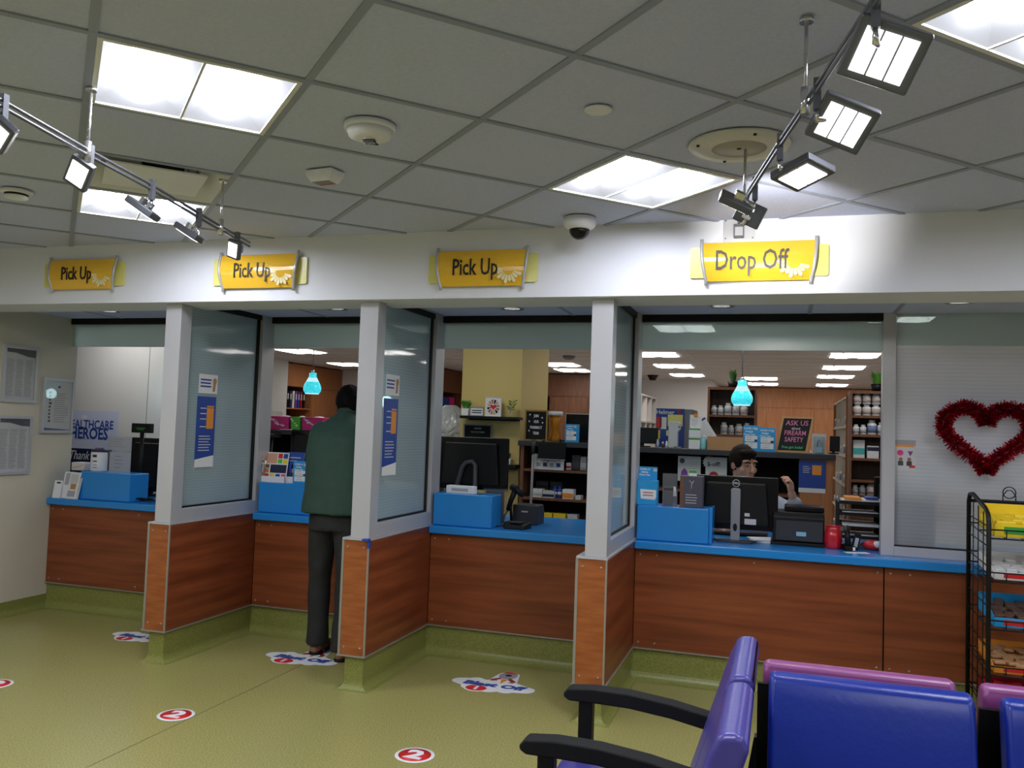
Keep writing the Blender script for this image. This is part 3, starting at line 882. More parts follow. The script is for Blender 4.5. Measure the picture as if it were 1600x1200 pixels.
wall_frame('silver framed certificate with bullet list beside the healthcare heroes poster', 5.13, 5.432, 1.336, 1.762, 2)

# ================================================================= FLOOR STICKERS
def blast(label, px, py, sc=1.0, rz=0.0):
    p = at_z(px, py, 0)
    t = thing('floor_sticker', label, 'floor sticker', (p.x, p.y, 0.0005), rz, 'rocket floor stickers')
    W = .27 * sc
    # cloud outline
    pts = []
    for cx, cy, r, a0, a1 in ((-.20, .03, .055, 110, 260), (-.11, -.045, .06, 180, 290), (.0, -.06, .06, 230, 310), (.10, -.045, .055, 230, 330), (.20, .0, .06, 270, 400),
                              (.12, .055, .045, 40, 130), (.0, .06, .05, 50, 130), (-.12, .075, .05, 40, 150)):
        for k in range(6):
            a = math.radians(a0 + (a1 - a0) * k / 5)
            pts.append(((cx + r * math.cos(a)) * sc, (cy + r * math.sin(a)) * sc))
    part('cloud', MB().prism(pts, 0, .0008), 'sticker_white', t)
    text('lettering', 'Blast Off', .092 * sc, 'sticker_blue', t, (0.005, .012 * sc, .0012), rot=(0, 0, 0), sx=1.12, bold=.0055 * sc, shear=.12)
    part('number_disc', MB().prism([((-.07 + .062 * math.cos(2 * PI * k / 24)) * sc, (-.072 + .05 * math.sin(2 * PI * k / 24)) * sc) for k in range(24)], .0008, .0014), 'red', t)
    part('number_rim', MB().prism([((-.07 + .074 * math.cos(2 * PI * k / 24)) * sc, (-.072 + .061 * math.sin(2 * PI * k / 24)) * sc) for k in range(24)], 0, .0011), 'sticker_white', t)
    text('number', '1', .085 * sc, 'sticker_white', t, (-.07 * sc, -.072 * sc, .0018), rot=(0, 0, 0), bold=.003, sx=1.2)
    # rocket
    R = Matrix.Translation((0.03 * sc, .15 * sc, 0)) @ Matrix.Scale(sc, 4)
    part('rocket_outline', MB().prism([(.068 * math.cos(a * PI / 12), .078 + .085 * math.sin(a * PI / 12) if a <= 12 else .078) for a in range(13)] + [(-.085, -.045), (-.04, -.02), (0, -.11), (.05, -.03), (.095, -.055)][0:], .0, .0009, 'z', R), 'sticker_white', t)
    part('rocket_body', MB().prism([(.056 * math.cos(2 * PI * a / 20), .08 + .075 * math.sin(2 * PI * a / 20)) for a in range(20)], .0009, .0014, 'z', R), 'sticker_grey', t)
    part('rocket_nose', MB().prism([(.045 * math.cos(a * PI / 10), .125 + .032 * math.sin(a * PI / 10)) for a in range(11)], .0014, .0017, 'z', R), 'red', t)
    part('porthole', MB().prism([(.02 * math.cos(2 * PI * a / 14), .085 + .02 * math.sin(2 * PI * a / 14)) for a in range(14)], .0014, .0018, 'z', R), 'black', t)
    for s in (-1, 1):
        part('rocket_fin', MB().prism([(s * .03, .03), (s * .085, -.03), (s * .06, -.045), (s * .02, 0)][::s], .0010, .0016, 'z', R), 'darkred', t)
    part('rocket_flame', MB().prism([(-.018, .0), (.005, -.10), (.022, .0)], .0010, .0016, 'z', R), 'orange', t)
    return t
blast('Blast Off rocket sticker on the floor before the third pick-up counter', 768, 1072, 1.0)
blast('Blast Off rocket sticker on the floor under the man in sandals', 468, 1030, 1.0)
blast('Blast Off rocket sticker half hidden by the partition near the framed notices', 218, 996, .92)
def disc2(label, px, py):
    p = at_z(px, py, 0)
    t = thing('floor_dot', label, 'floor sticker', (p.x, p.y, 0.0005), 0, 'round number two floor stickers')
    part('rim', MB().lathe([(.0001, 0.0008), (.09, .0008), (.091, 0)][::-1], 32), 'sticker_white', t)
    part('disc', MB().lathe([(.0001, 0.0014), (.075, .0014), (.075, .0006)][::-1], 32), 'red', t)
    text('number', '2', .13, 'sticker_white', t, (0, 0, .0018), rot=(0, 0, 0), bold=.006, sx=1.25)
disc2('round red number two sticker on the floor beside the dark vinyl seam', 275, 1117)
disc2('round red number two sticker on the floor in front of the third pick-up bay', 648, 1180)
disc2('round red number two sticker on the floor close to the wall of framed notices', -8, 1069)

# ================================================================= WAITING ROOM CHAIRS
def make_chair(label, colour, loc, rz, arms=(-1, 1), group=None, back_h=.93, w=.245, tilt=.10, rear=True):
    """faces local -y; the back cushion stands at y = 0"""
    t = thing('waiting_chair', label, 'chair', loc, rz, group)
    def cushion(name, x0, x1, pts, m):
        # pts: side profile (y, z) extruded across x with softened ends
        part(name, MB().prism(pts, x0, x1, 'x'), m, t, bevel=.022, seg=4)
    # back: leaning, thicker at the foot
    y0 = -tilt
    cushion('backrest', -w + .012, w - .012, [(y0 - .075, .46), (y0 + .005, .46), (.012, back_h - .03), (-.004, back_h), (-.05, back_h - .005), (-.072, back_h - .05)], colour)
    if rear: part('back_shell', MB().prism([(y0 + .006, .44), (y0 + .03, .44), (.030, back_h - .05), (.013, back_h - .05)], -w, w, 'x').box(-w, w, y0 - .02, y0 + .02, .0, .45), 'black', t)
    cushion('seat', -w + .012, w - .012, [(-.60, .37), (-.60, .435), (-.57, .46), (y0 - .03, .445), (y0 - .03, .36)], colour)
    part('seat_rail', bx(-w, w, -.56, -.08, .325, .36), 'black', t)
    for s in (-1, 1):
        part('rear_leg', MB().prism([(-.10, 0), (-.055, 0), (.035, .60), (-.0, .60)], s * (w - .024) - .02, s * (w - .024) + .02, 'x'), 'black', t)
    for s in arms:
        x = s * w
        # arm rest: curved, dropping towards the back
        prof_t = [(-.595, .652), (-.58, .668), (-.50, .676), (-.38, .674), (-.25, .660), (-.12, .636), (-.02, .612)]
        prof_b = [(-.592, .640), (-.575, .630)] + [(y, z - .045) for y, z in prof_t[2:]]
        part('arm_rest', MB().prism(prof_t[::-1] + prof_b, x - .032, x + .032, 'x'), 'black_matte', t, bevel=.012, seg=3)
        part('front_leg', MB().prism([(-.545, 0), (-.500, 0), (-.500, .632), (-.545, .632)], x - .022, x + .022, 'x'), 'black', t, bevel=.004)
    return t
CG = 'waiting room chairs'
make_chair('purple vinyl chair with black arms beside the drop-off partition', 'purple_vinyl', (-.06, 2.515, 0), -PI / 2, (-1, 1), CG, .895, .245, .12, False)
make_chair('purple vinyl chair with black arm backing onto the blue chairs', 'purple_vinyl', (-.06, 2.015, 0), -PI / 2, (1,), CG, .90, .215, .12, False)
BLUE = ['blue vinyl chair beside the purple chairs', 'blue vinyl chair in front of the wire snack rack', 'blue vinyl chair further along the row from the snack rack']
PLUM = ['plum vinyl chair back to back with the blue chair beside the purple chairs', 'plum vinyl chair facing the snack rack, behind a blue chair', 'plum vinyl chair at the end of the row facing the counter']
for k in range(3):
    make_chair(BLUE[k], 'blue_vinyl', (.205 + .50 * k, 2.225, 0), 0, (), CG, .935, .234, .09, False)
    make_chair(PLUM[k], 'plum_vinyl', (.19 + .50 * k, 2.31, 0), PI, (), CG, .93, .235, .09)

# ================================================================= WIRE SNACK RACK
RX0, RX1, RYF, RYB = .958, 1.56, 4.62, 5.08
t = thing('snack_rack', 'black wire snack rack in front of the fixed window', 'display rack', (RX0, RYB, 0), 0)
o = Vector((RX0, RYB, 0))
dyf = RYF - RYB; W_ = RX1 - RX0
for x in (0, W_):
    part('side_frame', MB().tube([(x, 0, 0), (x, 0, 1.20), (x, -.03, 1.235), (x, -.10, 1.24), (x, dyf + .08, 1.19), (x, dyf + .02, 1.165), (x, dyf, 1.12), (x, dyf, 0)], .011, 8), 'black', t)
    part('side_wires', MB().tube([(x, dyf * .25, .05), (x, dyf * .25, 1.2)], .003, 5).tube([(x, dyf * .5, .05), (x, dyf * .5, 1.19)], .003, 5).tube([(x, dyf * .75, .05), (x, dyf * .75, 1.17)], .003, 5), 'black', t)['kind'] = 'stuff'
    mb = MB()
    for k in range(12): mb.tube([(x, 0, .08 + .095 * k), (x, dyf, .06 + .095 * k)], .003, 5)
    part('side_wires', mb, 'black', t)['kind'] = 'stuff'
part('top_rail', MB().tube([(0, 0, 1.20), (W_, 0, 1.20)], .009, 8), 'black', t)
part('loop', MB().tube([(.16, 0, 1.2), (.16, 0, 1.235), (.18, 0, 1.262), (.20, 0, 1.262), (.22, 0, 1.235), (.22, 0, 1.2)], .003, 6).tube([(.16 + .03 - .03 * math.cos(a * PI / 8), 0, 1.25 + .03 * math.sin(a * PI / 8)) for a in range(17)], .003, 6), 'black', t)
SH = []
for py in (838, 905, 980, 1052, 1115):
    SH.append(at_y(1560, py, RYF).z)
for z in SH:
    mb = MB()
    for k in range(9): mb.tube([(W_ * k / 8, 0, z + .02), (W_ * k / 8, dyf, z - .012), (W_ * k / 8, dyf - .005, z + .03)], .003, 5)
    for y, zz in ((0, z + .02), (dyf * .5, z + .004), (dyf, z - .012), (dyf - .005, z + .03)): mb.tube([(0, y, zz), (W_, y, zz)], .004, 6)
    part('shelf', mb, 'black', t)['kind'] = 'stuff'
def snack_box(name, label, x, z, w, d, h, colour, fillc, accent, lip=.55, fillname='snack_packets'):
    """open tray on the rack, front lower than the back"""
    b = thing(name, label, 'snack box', (x + w / 2, RYF + .035 + d / 2, z + .006), 0, 'snack boxes on the wire rack')
    b.rotation_euler = (math.atan(.032 / .46), 0, 0)
    hw, hd = w / 2, d / 2
    part('front', bx(-hw, hw, -hd, -hd + .003, 0, h * lip), colour, b)
    part('back', bx(-hw, hw, hd - .003, hd, 0, h), colour, b)
    part('bottom', bx(-hw, hw, -hd, hd, 0, .003), colour, b)
    for s in (-1, 1):
        part('side', MB().prism([(-hd, 0), (hd, 0), (hd, h), (-hd * .2, h), (-hd, h * lip)], s * hw - (.003 if s > 0 else 0), s * hw + (.003 if s < 0 else 0), 'x'), colour, b)
    part('front_print', bx(-hw * .72, hw * .1, -hd - .001, -hd, h * lip * .25, h * lip * .8), accent, b)
    rnd = random.Random(len(label))
    for k in range(int(w / .05)):
        for r in range(int(d / .11)):
            M = Matrix.Translation((-hw + .032 + k * .05, -hd + .07 + r * .11, .012 + h * lip * .38)) @ Matrix.Rotation(rnd.uniform(-.5, .5), 4, 'Z') @ Matrix.Rotation(rnd.uniform(-.25, .25), 4, 'X')
            part('packet', MB().box(-.024, .024, -.05, .05, 0, h * lip * .5, M), fillc, b, bevel=.006)
    return b
snack_box('snack_box', 'yellow snack box with yellow packets high on the wire rack', RX0 + .03, SH[0], .30, .34, .115, 'yellow', 'yellow', 'green')
text('lettering', 'CHILE', .022, 'red', bpy.data.objects['snack_box'], (.09, -.172, .043), bold=.001)
part('print_lines', bx(.055, .125, -.1715, -.1705, .016, .028), 'red', bpy.data.objects['snack_box'])
snack_box('snack_box', 'white and red snack box under the yellow one on the wire rack', RX0 + .03, SH[1], .30, .36, .07, 'paper', 'paper_dim', 'red')
snack_box('snack_box', 'blue snack box with brown bars on the wire rack', RX0 + .03, SH[2], .30, .36, .085, 'skyblue', 'darkwood', 'red')
snack_box('snack_box', 'orange and yellow snack box low on the wire rack', RX0 + .03, SH[3], .30, .36, .06, 'orange', 'cardboard', 'red')
snack_box('snack_box', 'red snack box on the lowest shelf of the wire rack', RX0 + .03, SH[4], .30, .36, .06, 'darkred', 'red', 'orange')

# ================================================================= TINSEL HEART ON THE WINDOW
hc = at_y(1541, 686, YW - .045)
t = thing('heart_wreath', 'red tinsel heart wreath hanging on the frosted window', 'wreath', (hc.x, YW - .045, hc.z), 0)
def heart(u):
    a = 2 * PI * u
    x = 16 * math.sin(a) ** 3; z = 13 * math.cos(a) - 5 * math.cos(2 * a) - 2 * math.cos(3 * a) - math.cos(4 * a)
    return Vector((x / 16 * .218, 0, (z + 2.2) / 16 * .195))
part('wire_core', MB().tube([heart(k / 48) for k in range(49)], .012, 6), 'darkred', t)
rnd = random.Random(3)
tin = [MB(), MB(), MB()]
for k in range(7500):
    u = rnd.random(); c = heart(u); tg = (heart(u + .002) - heart(u - .002)).normalized()
    a = rnd.uniform(0, 2 * PI)
    n1 = Vector((0, 1, 0)); n2 = tg.cross(n1)
    d = (n1 * math.cos(a) + n2 * math.sin(a) + tg * rnd.uniform(-.5, .5)).normalized()
    L = rnd.uniform(.03, .058)
    if d.y > 0: L *= max(.35, 1 - .45 * d.y)
    wv = d.cross(Vector((rnd.uniform(-1, 1), rnd.uniform(-1, 1), rnd.uniform(-1, 1)))).normalized() * .003
    b0 = c; b1 = c + d * L
    tin[0 if rnd.random() < .7 else (1 if rnd.random() < .7 else 2)].add([b0 - wv, b0 + wv, b1 + wv, b1 - wv], [(0, 1, 2, 3)])
mat('tinsel', (196, 16, 46), .25, metal=.7); mat('tinsel_dark', (120, 8, 30), .3, metal=.6); mat('tinsel_bright', (240, 120, 150), .15, metal=.9)
for mb, m in zip(tin, ('tinsel', 'tinsel_dark', 'tinsel_bright')):
    part('tinsel', mb, m, t)['kind'] = 'stuff'

# ================================================================= PHARMACY ROOM BEHIND THE COUNTER
struct('wall_pharmacy_left', 'white partition wall behind the first pick-up bay', bx(-8.6, -4.62, 6.60, 6.70, 0, 2.6), 'cool_wall')
part('wall_joint', bx(-5.665, -5.66, 6.598, 6.60, 0, 2.6), 'grey_plastic', bpy.data.objects['wall_pharmacy_left'])
struct('wall_pharmacy_corner', 'white wall block at the left of the pharmacy', bx(-11.2, -8.12, 11.7, 12.85, 0, 2.6), 'cool_wall')
struct('wall_pharmacy_side', 'side wall behind the oak cabinets', bx(-9.2, -8.75, 12.85, 16.3, 0, 2.6), 'cool_wall')
struct('wall_pharmacy_back', 'white back wall of the pharmacy', bx(-11.2, -1.25, 16.3, 16.42, 0, 2.6), 'cool_wall')
struct('wall_pharmacy_far', 'far back wall of the pharmacy', bx(-1.25, 5.0, 18.75, 18.9, 0, 2.6), 'cool_wall')
struct('wall_pharmacy_return', 'white return wall', bx(-1.4, -1.25, 16.42, 18.75, 0, 2.6), 'cool_wall')
struct('wall_pharmacy_right', 'right wall of the pharmacy', bx(4.4, 4.5, 6.6, 18.8, 0, 2.6), 'cool_wall')
struct('wall_pharmacy_outer', 'outer left wall of the pharmacy', bx(-11.3, -11.2, 5.5, 16.4, 0, 2.6), 'cool_wall')
pc_ = struct('ceiling_pharmacy', 'white tiled ceiling of the pharmacy', bx(-11.2, 4.5, YW + .14, 18.8, ZI, ZI + .05), mat('tile_in', (214, 208, 206), .9, var=.03, scale=60))
for k in range(26):
    x = -10.9 + .61 * k
    part('ceiling_bar', bx(x - .012, x + .012, YW + .15, 18.7, ZI - .004, ZI - .0005), 'tbar_light', pc_)
for k in range(21):
    y = 6.1 + .61 * k
    part('ceiling_bar', bx(-11.1, 4.4, y - .012, y + .012, ZI - .0035, ZI - .0005), 'tbar_light', pc_)
struct('column', 'white square column beside the oak cabinets', bx(-8.30, -7.75, 15.0, 16.3, 0, ZI), 'cool_wall')
# pharmacy ceiling lights
pin = None
CG2 = 'ceiling lights of the pharmacy'
IN = [(.83, 11.05), (.83, 12.95), (.83, 14.85), (-1.56, 11.1), (-1.56, 13.0), (-1.56, 14.95), (-6.75, 11.0), (-7.3, 13.45), (-3.32, 12.95), (-3.4, 14.15), (-.35, 15.6), (-.35, 17.2), (.9, 17.2),
      (-5.8, 6.05), (-2.6, 6.35), (-.3, 6.3), (-3.9, 7.6), (-.9, 8.3), (.9, 7.6), (-6.3, 8.4), (3.2, 9.0), (3.2, 12.0), (-4.6, 10.2)]  # unseen lights, several added to brighten the bay wall, column and cubbies
INL = {0: 'over the shelves by the mullion', 1: 'over the shelves by the mullion, middle of three', 2: 'over the shelves by the mullion, deepest of three', 3: 'over the blue refrigerator', 4: 'over the blue refrigerator, middle of three',
       5: 'over the blue refrigerator, deepest of three', 6: 'behind the pendant of the second bay', 7: 'before the white column', 8: 'behind the yellow column', 9: 'before the brown back cabinets', 10: 'behind the pendant of the drop-off bay'}
for k, (x, y) in enumerate(IN):
    lab = 'pharmacy ceiling light ' + INL.get(k, 'out of view above the pharmacy work area, put in to brighten it')
    if pin is None:
        pin = make_troffer(.58, lab, CG2, 'lamp_in', 'lamp_in'); pin.location = (x, y, ZI - .003)
        for ch in list(pin.children):
            if ch.name.startswith('housing'): bpy.data.objects.remove(ch)
            else:
                for v in ch.data.vertices:
                    if v.co.z > 0: v.co.z = -v.co.z * .35 - .001
    else: dup(pin, (x, y, ZI - .003), 0, lab)

# ---- pendants
def pendant(label, px, py_top, py_bot, y):
    a = at_y(px, py_bot, y); b = at_y(px, py_top, y); h = b.z - a.z
    t = thing('pendant_lamp', label, 'pendant lamp', (a.x, y, a.z), 0, 'turquoise glass pendants')
    prof = [(.34, 0), (.42, .02), (.515, .14), (.53, .28), (.48, .42), (.37, .58), (.26, .74), (.21, .88), (.22, 1.0)]
    k = h * .82
    m = MATS.get('pendant_glass')
    if m is None:
        m = mat('pendant_glass', (36, 196, 214), .15, spec=.5, col2=(90, 226, 236), scale=90, detail=3, ramp=(.35, .6), emit=1.1, emit_col=(20, 190, 214))
        nt = m.node_tree; bs = nt.nodes['Principled BSDF']
        rp_ = [n for n in nt.nodes if n.type == 'VALTORGB'][0]
        nt.links.new(rp_.outputs['Color'], bs.inputs['Emission Color'])
    part('glass_shade', MB().lathe([(r * k, z * h) for r, z in prof], 28), m, t)
    part('glowing_neck', MB().lathe([(.385 * k, .57 * h), (.30 * k, .70 * h), (.262 * k, .765 * h)], 28), 'pendant_white', t)
    part('lower_rim', MB().lathe([(.33 * k, -.004), (.40 * k, -.004), (.41 * k, .008)], 28), 'pendant_white', t)
    part('collar', MB().lathe([(.12 * k, h), (.1 * k, h * 1.12), (.04 * k, h * 1.16)], 16), 'chrome', t)
    part('cord', MB().tube([(0, 0, h * 1.12), (0, 0, ZI - a.z)], .004, 6), 'grey_plastic', t)
    part('ceiling_rose', MB().lathe([(.05, ZI - a.z - .02), (.05, ZI - a.z)], 16), 'chrome', t)
    ld = bpy.data.lights.new('pendant', 'POINT'); ld.energy = 1.5; ld.color = (.6, .95, 1); ld.shadow_soft_size = .05
    lo = bpy.data.objects.new('lamp_light', ld); C.objects.link(lo); lo.parent = t; lo.location = (0, 0, -.06)
pendant('turquoise glass pendant lamp hanging over the second pick-up bay', 487.5, 583, 615, 6.6)
pendant('turquoise glass pendant lamp hanging over the drop-off counter', 1159, 595, 633, 6.55)
pendant('turquoise glass pendant lamp hanging over the first pick-up bay', 268, 575, 606, 6.45)
pendant('turquoise glass pendant lamp hanging over the third pick-up bay', 945, 590, 625, 6.55)

# ---- yellow column with its shelf
YC = 7.42
x0 = at_y(722, 600, YC).x; x1 = at_y(815, 600, YC).x
struct('column_yellow', 'ochre painted column in the pharmacy', bx(x0, x1, YC, YC + .92, 0, ZI), 'ochre')
def fshelf(label, pxl, pxr, pyt, pyb, y0, y1):
    a = at_y(pxl, pyt, y0); b = at_y(pxr, pyb, y0)
    tt = thing('floating_shelf', label, 'shelf', ((a.x + b.x) / 2, y1, b.z), 0, 'floating shelves on the ochre column')
    w = (b.x - a.x) / 2
    part('board', bx(-w, w, y0 - y1, 0, 0, a.z - b.z), 'black', tt, bevel=.003)
    part('wall_cleat', bx(-w + .03, w - .03, -.012, 0, -.012, 0), 'black', tt)
    return a.z
zs1 = fshelf('long black floating shelf with plants and a heart picture', 718, 808, 649, 656, YC - .18, YC)
zs2 = fshelf('short black floating shelf with a small potted plant', 770, 805, 725, 733, YC - .15, YC)
def potted(label, px, y, z, ph, pr, leaf, n, lh, spread, pot='paper', name='potted_plant', group='small potted plants', square=False, wid=.006):
    c = at_y(px, 650, y)
    tt = thing(name, label, 'plant', (c.x, y, z), 0, group)
    if square: part('pot', MB().prism([(-pr * .85, 0), (pr * .85, 0), (pr, ph), (-pr, ph)], -pr, pr, 'y'), pot, tt, bevel=.003)
    else: part('pot', MB().lathe([(pr * .8, 0), (pr, ph), (pr * .9, ph), (pr * .85, ph - .01)], 16), pot, tt)
    r = random.Random(int(px))
    mb = MB()
    for k in range(n):
        a = r.uniform(0, 2 * PI); s = r.random() ** .6 * spread; hh = lh * r.uniform(.6, 1)
        b0 = Vector((math.cos(a) * pr * .5 * r.random(), math.sin(a) * pr * .5 * r.random(), ph - .012))
        tip = Vector((math.cos(a) * s, math.sin(a) * s, ph + hh))
        mid = (b0 + tip) / 2 + Vector((0, 0, hh * .12))
        sd = Vector((-math.sin(a), math.cos(a), 0)) * wid * r.uniform(.7, 1.3)
        mb.add([b0 - sd * .5, b0 + sd * .5, mid + sd, mid - sd, tip], [(0, 1, 2, 3), (3, 2, 4)])
    part('leaves', mb, leaf, tt)['kind'] = 'stuff'
    return tt
potted('leafy green plant in a white square pot on the long shelf', 728, YC - .09, zs1, .065, .036, 'leaf', 110, .085, .075, 'paper', square=True, wid=.009)
potted('small spiky plant in a patterned pot on the short shelf', 796, YC - .08, zs2, .05, .032, 'leaf_dark', 50, .075, .04, 'paper', square=True, wid=.006)
def frame_px(name, label, cat, l, r_, tpy, bpy_, y, body, fw, border, lean=0.0, group=None, z=None):
    a = at_y(l, tpy, y); b = at_y(r_, bpy_, y)
    zz = b.z if z is None else z
    tt = thing(name, label, cat, ((a.x + b.x) / 2, y, zz), 0, group)
    w, h = b.x - a.x, a.z - zz
    if lean: tt.rotation_euler = (-lean, 0, 0)
    mb = MB()
    mb.box(-w / 2, -w / 2 + fw, -.012, .004, 0, h).box(w / 2 - fw, w / 2, -.012, .004, 0, h).box(-w / 2 + fw, w / 2 - fw, -.012, .004, 0, fw).box(-w / 2 + fw, w / 2 - fw, -.012, .004, h - fw, h)
    part('frame', mb, border, tt)
    part('board', bx(-w / 2 + fw, w / 2 - fw, -.006, .003, fw, h - fw), body, tt)
    return tt, w, h
tt, w_, h_ = frame_px('framed_word_sign', 'small grey framed word sign between the plant and the heart picture', 'sign', 735, 756, 635.5, 648.5, YC - .10, 'paper', .007, 'grey_plastic', z=zs1)
part('print_lines', lines(MB(), -w_ * .36, w_ * .36, h_ * .25, h_ * .72, 2, .5, .05, -.0075, -.006), 'ink', tt)
tt, w_, h_ = frame_px('heart_picture', 'white picture of hands around a red heart on the long shelf', 'picture', 759.5, 783, 620, 648.5, YC - .08, 'paper', .004, 'paper', z=zs1)
hp = []
for k in range(18):
    v = heart(k / 18); hp.append((v.x * .14, h_ * .47 + v.z * .14))
part('heart', MB().prism(hp[::-1], -.0085, -.0060, 'y'), 'red', tt)
hm = ('cardboard', 'skin', 'hair_brown', 'skin_dark')
for k in range(12):
    a = 2 * PI * k / 12 + .2; ca, sa = math.cos(a), math.sin(a)
    q = [(ca * .028 - sa * .004, h_ * .48 + sa * .028 + ca * .004), (ca * .028 + sa * .004, h_ * .48 + sa * .028 - ca * .004), (ca * .058 + sa * .012, h_ * .48 + sa * .068 - ca * .012), (ca * .058 - sa * .012, h_ * .48 + sa * .068 + ca * .012)]
    part('hand_print', MB().prism(q, -.0075, -.006, 'y'), hm[k % 4], tt)
c = at_y(797, 648, YC - .09)
tt = thing('bud_vase', 'clear glass bud vase with a green sprig on the long shelf', 'vase', (c.x, YC - .09, zs1), 0)
part('glass', MB().lathe([(.02, 0), (.026, .02), (.02, .05), (.01, .07), (.012, .09)], 16), 'clear_acrylic', tt)
mb = MB()
for k in range(14):
    a = k * 2.4; z0 = .06 + .006 * k
    d = Vector((math.cos(a), math.sin(a) * .6, .3)) * .05
    b0 = Vector((.002 * k, 0, z0)); sd = Vector((0, .006, .008))
    mb.add([b0 - sd * .3, b0 + d * .5 - sd, b0 + d, b0 + d * .5 + sd], [(0, 1, 2, 3)])
mb.tube([(0, 0, .03), (.01, 0, .10), (.03, 0, .16)], .002, 5)
part('sprig', mb, 'leaf_dark', tt)['kind'] = 'stuff'
tt, w_, h_ = frame_px('letter_board', 'grey framed black letter board on the ochre column behind the monitor', 'letter board', 725, 768, 662, 706, YC - .016, 'black_matte', .012, 'grey_plastic')
for k, row in enumerate(('HAVE WE', 'TOLD YOU TODAY')):
    text('lettering', row, .022, 'lightgrey', tt, (0, -.0065, h_ - .04 - .034 * k), sx=.7)

# ---- generic goods
def bottle_proto(name, r, h, body, cap, label):
    tt = thing(name, '', 'bottle', (0, 0, -5))
    part('body', MB().lathe([(r * .9, 0), (r, .004), (r, h * .74), (r * .62, h * .82)], 12), body, tt)
    part('cap', MB().lathe([(r * .66, h * .80), (r * .66, h * .99), (r * .6, h)], 12), cap, tt)
    part('label', MB().lathe([(r * 1.012, h * .14), (r * 1.012, h * .62)], 12), label, tt)
    return tt
mat('bottle_white', (226, 226, 224), .4); mat('label_grey', (176, 180, 186), .6, var=.18, scale=60, stretch=(.3, .3, 3)); mat('label_blue', (110, 130, 170), .6, var=.3, scale=60, stretch=(.3, .3, 3))
mat('label_red', (196, 178, 174), .6, var=.3, scale=60, stretch=(.3, .3, 3))
PB = [bottle_proto('pill_bottle', .034, .115, 'bottle_white', 'bottle_white', 'label_grey'), bottle_proto('pill_bottle', .040, .135, 'bottle_white', 'bottle_white', 'label_blue'),
      bottle_proto('pill_bottle', .037, .105, 'bottle_white', 'lightgrey', 'label_red'), bottle_proto('pill_bottle', .028, .09, 'bottle_white', 'bottle_white', 'label_grey')]
BK = ['with grey label', 'with blue label', 'with red label', 'with short grey label']
def bottles(x0, x1, y, z, kinds, where, group, gap=.006, depth=0.0):
    x = x0
    for k in kinds:
        r = (.034, .040, .037, .028)[k]
        if x + 2 * r > x1: break
        dup(PB[k], (x + r, y + depth * random.uniform(-1, 1), z), random.uniform(0, 6), 'white pill bottle %s %s' % (BK[k], where), group)
        x += 2 * r + gap
def carton(label, x, y, z, w, d, h, body, band=None, group=None, name='carton', band_z=(.2, .55), rz=0.0):
    tt = thing(name, label, 'box', (x, y, z), rz, group)
    part('box', bx(-w / 2, w / 2, -d / 2, d / 2, 0, h), body, tt, bevel=min(.003, h * .06))
    if band: part('printed_band', bx(-w / 2 + .001, w / 2 - .001, -d / 2 - .0012, -d / 2, h * band_z[0], h * band_z[1]), band, tt)
    return tt

# ---- bookcases of bottles at the back of the pharmacy
def bookcase(label, x0, x1, y0, d, ztop, shelves, m='walnut', back=True, open_x=None):
    tt = thing('bookcase', label, 'bookcase', ((x0 + x1) / 2, y0, 0), 0, 'bottle bookcases')
    w = (x1 - x0) / 2
    part('side_panel', bx(-w, -w + .02, 0, d, 0, ztop), m, tt); part('side_panel', bx(w - .02, w, 0, d, 0, ztop), m, tt)
    part('top_board', bx(-w, w, 0, d, ztop, ztop + .025), m, tt)
    if back: part('back_panel', bx(-w + .02, w - .02, d - .01, d, 0, ztop), 'darkwood', tt)
    for z in shelves: part('shelf', bx(-w + .02, w - .02, .004, d - .01, z - .022, z), m, tt)
    return tt
YK = 8.4
L0 = at_y(1105, 650, YK).x; L1 = at_y(1182, 650, YK).x
lz = [at_y(1140, p, YK + .05).z for p in (648.5, 679, 712)]
ZTOP = at_y(1140, 609, YK).z
bookcase('walnut bookcase of pill bottles behind the drop-off pendant', L0, L1, YK, .30, ZTOP, lz + [.35, .75, 1.0])
bottles(L0 + .03, L1 - .02, YK + .08, lz[0], (3, 3, 0, 0, 2, 0, 2, 2, 0, 1, 0), 'on the upper shelf behind the drop-off pendant', 'pill bottles on the bookcase behind the pendant')
bottles(L0 + .12, L1 - .02, YK + .08, lz[1], (0, 3, 2, 0, 0, 3, 1, 3, 0), 'on the shelf above the open cardboard box', 'pill bottles on the bookcase behind the pendant')
R0 = at_y(1328, 650, YK).x; R1 = R0 + .72
RT = at_y(1350, 615, YK).z
rz_ = [at_y(1350, p, YK + .04).z for p in (649.5, 679, 716, 750, 774)]
bookcase('walnut bookcase of pill bottles beside the window mullion', R0, R1, YK, .30, RT, rz_ + [.45, .8])
bottles(R0 + .03, R1 - .03, YK + .07, rz_[0], (2, 2, 2, 3, 3, 3, 0, 2, 0), 'on the top shelf of the mullion bookcase', 'pill bottles on the mullion bookcase')
bottles(R0 + .03, R0 + .42, YK + .07, rz_[0] + .106, (2, 2, 2, 3, 3), 'stacked in the upper tier of the mullion bookcase', 'pill bottles on the mullion bookcase')
bottles(R0 + .03, R1 - .03, YK + .07, rz_[1], (3, 3, 1, 0, 1, 2), 'on the second shelf of the mullion bookcase', 'pill bottles on the mullion bookcase')
carton('tall white and teal carton on the third shelf of the mullion bookcase', R0 + .085, YK + .1, rz_[2], .10, .08, .165, 'paper', 'teal', 'cartons on the mullion bookcase')
carton('white and navy carton on the third shelf of the mullion bookcase', R0 + .205, YK + .1, rz_[2], .10, .08, .115, 'paper', 'navy', 'cartons on the mullion bookcase', band_z=(.6, .9))
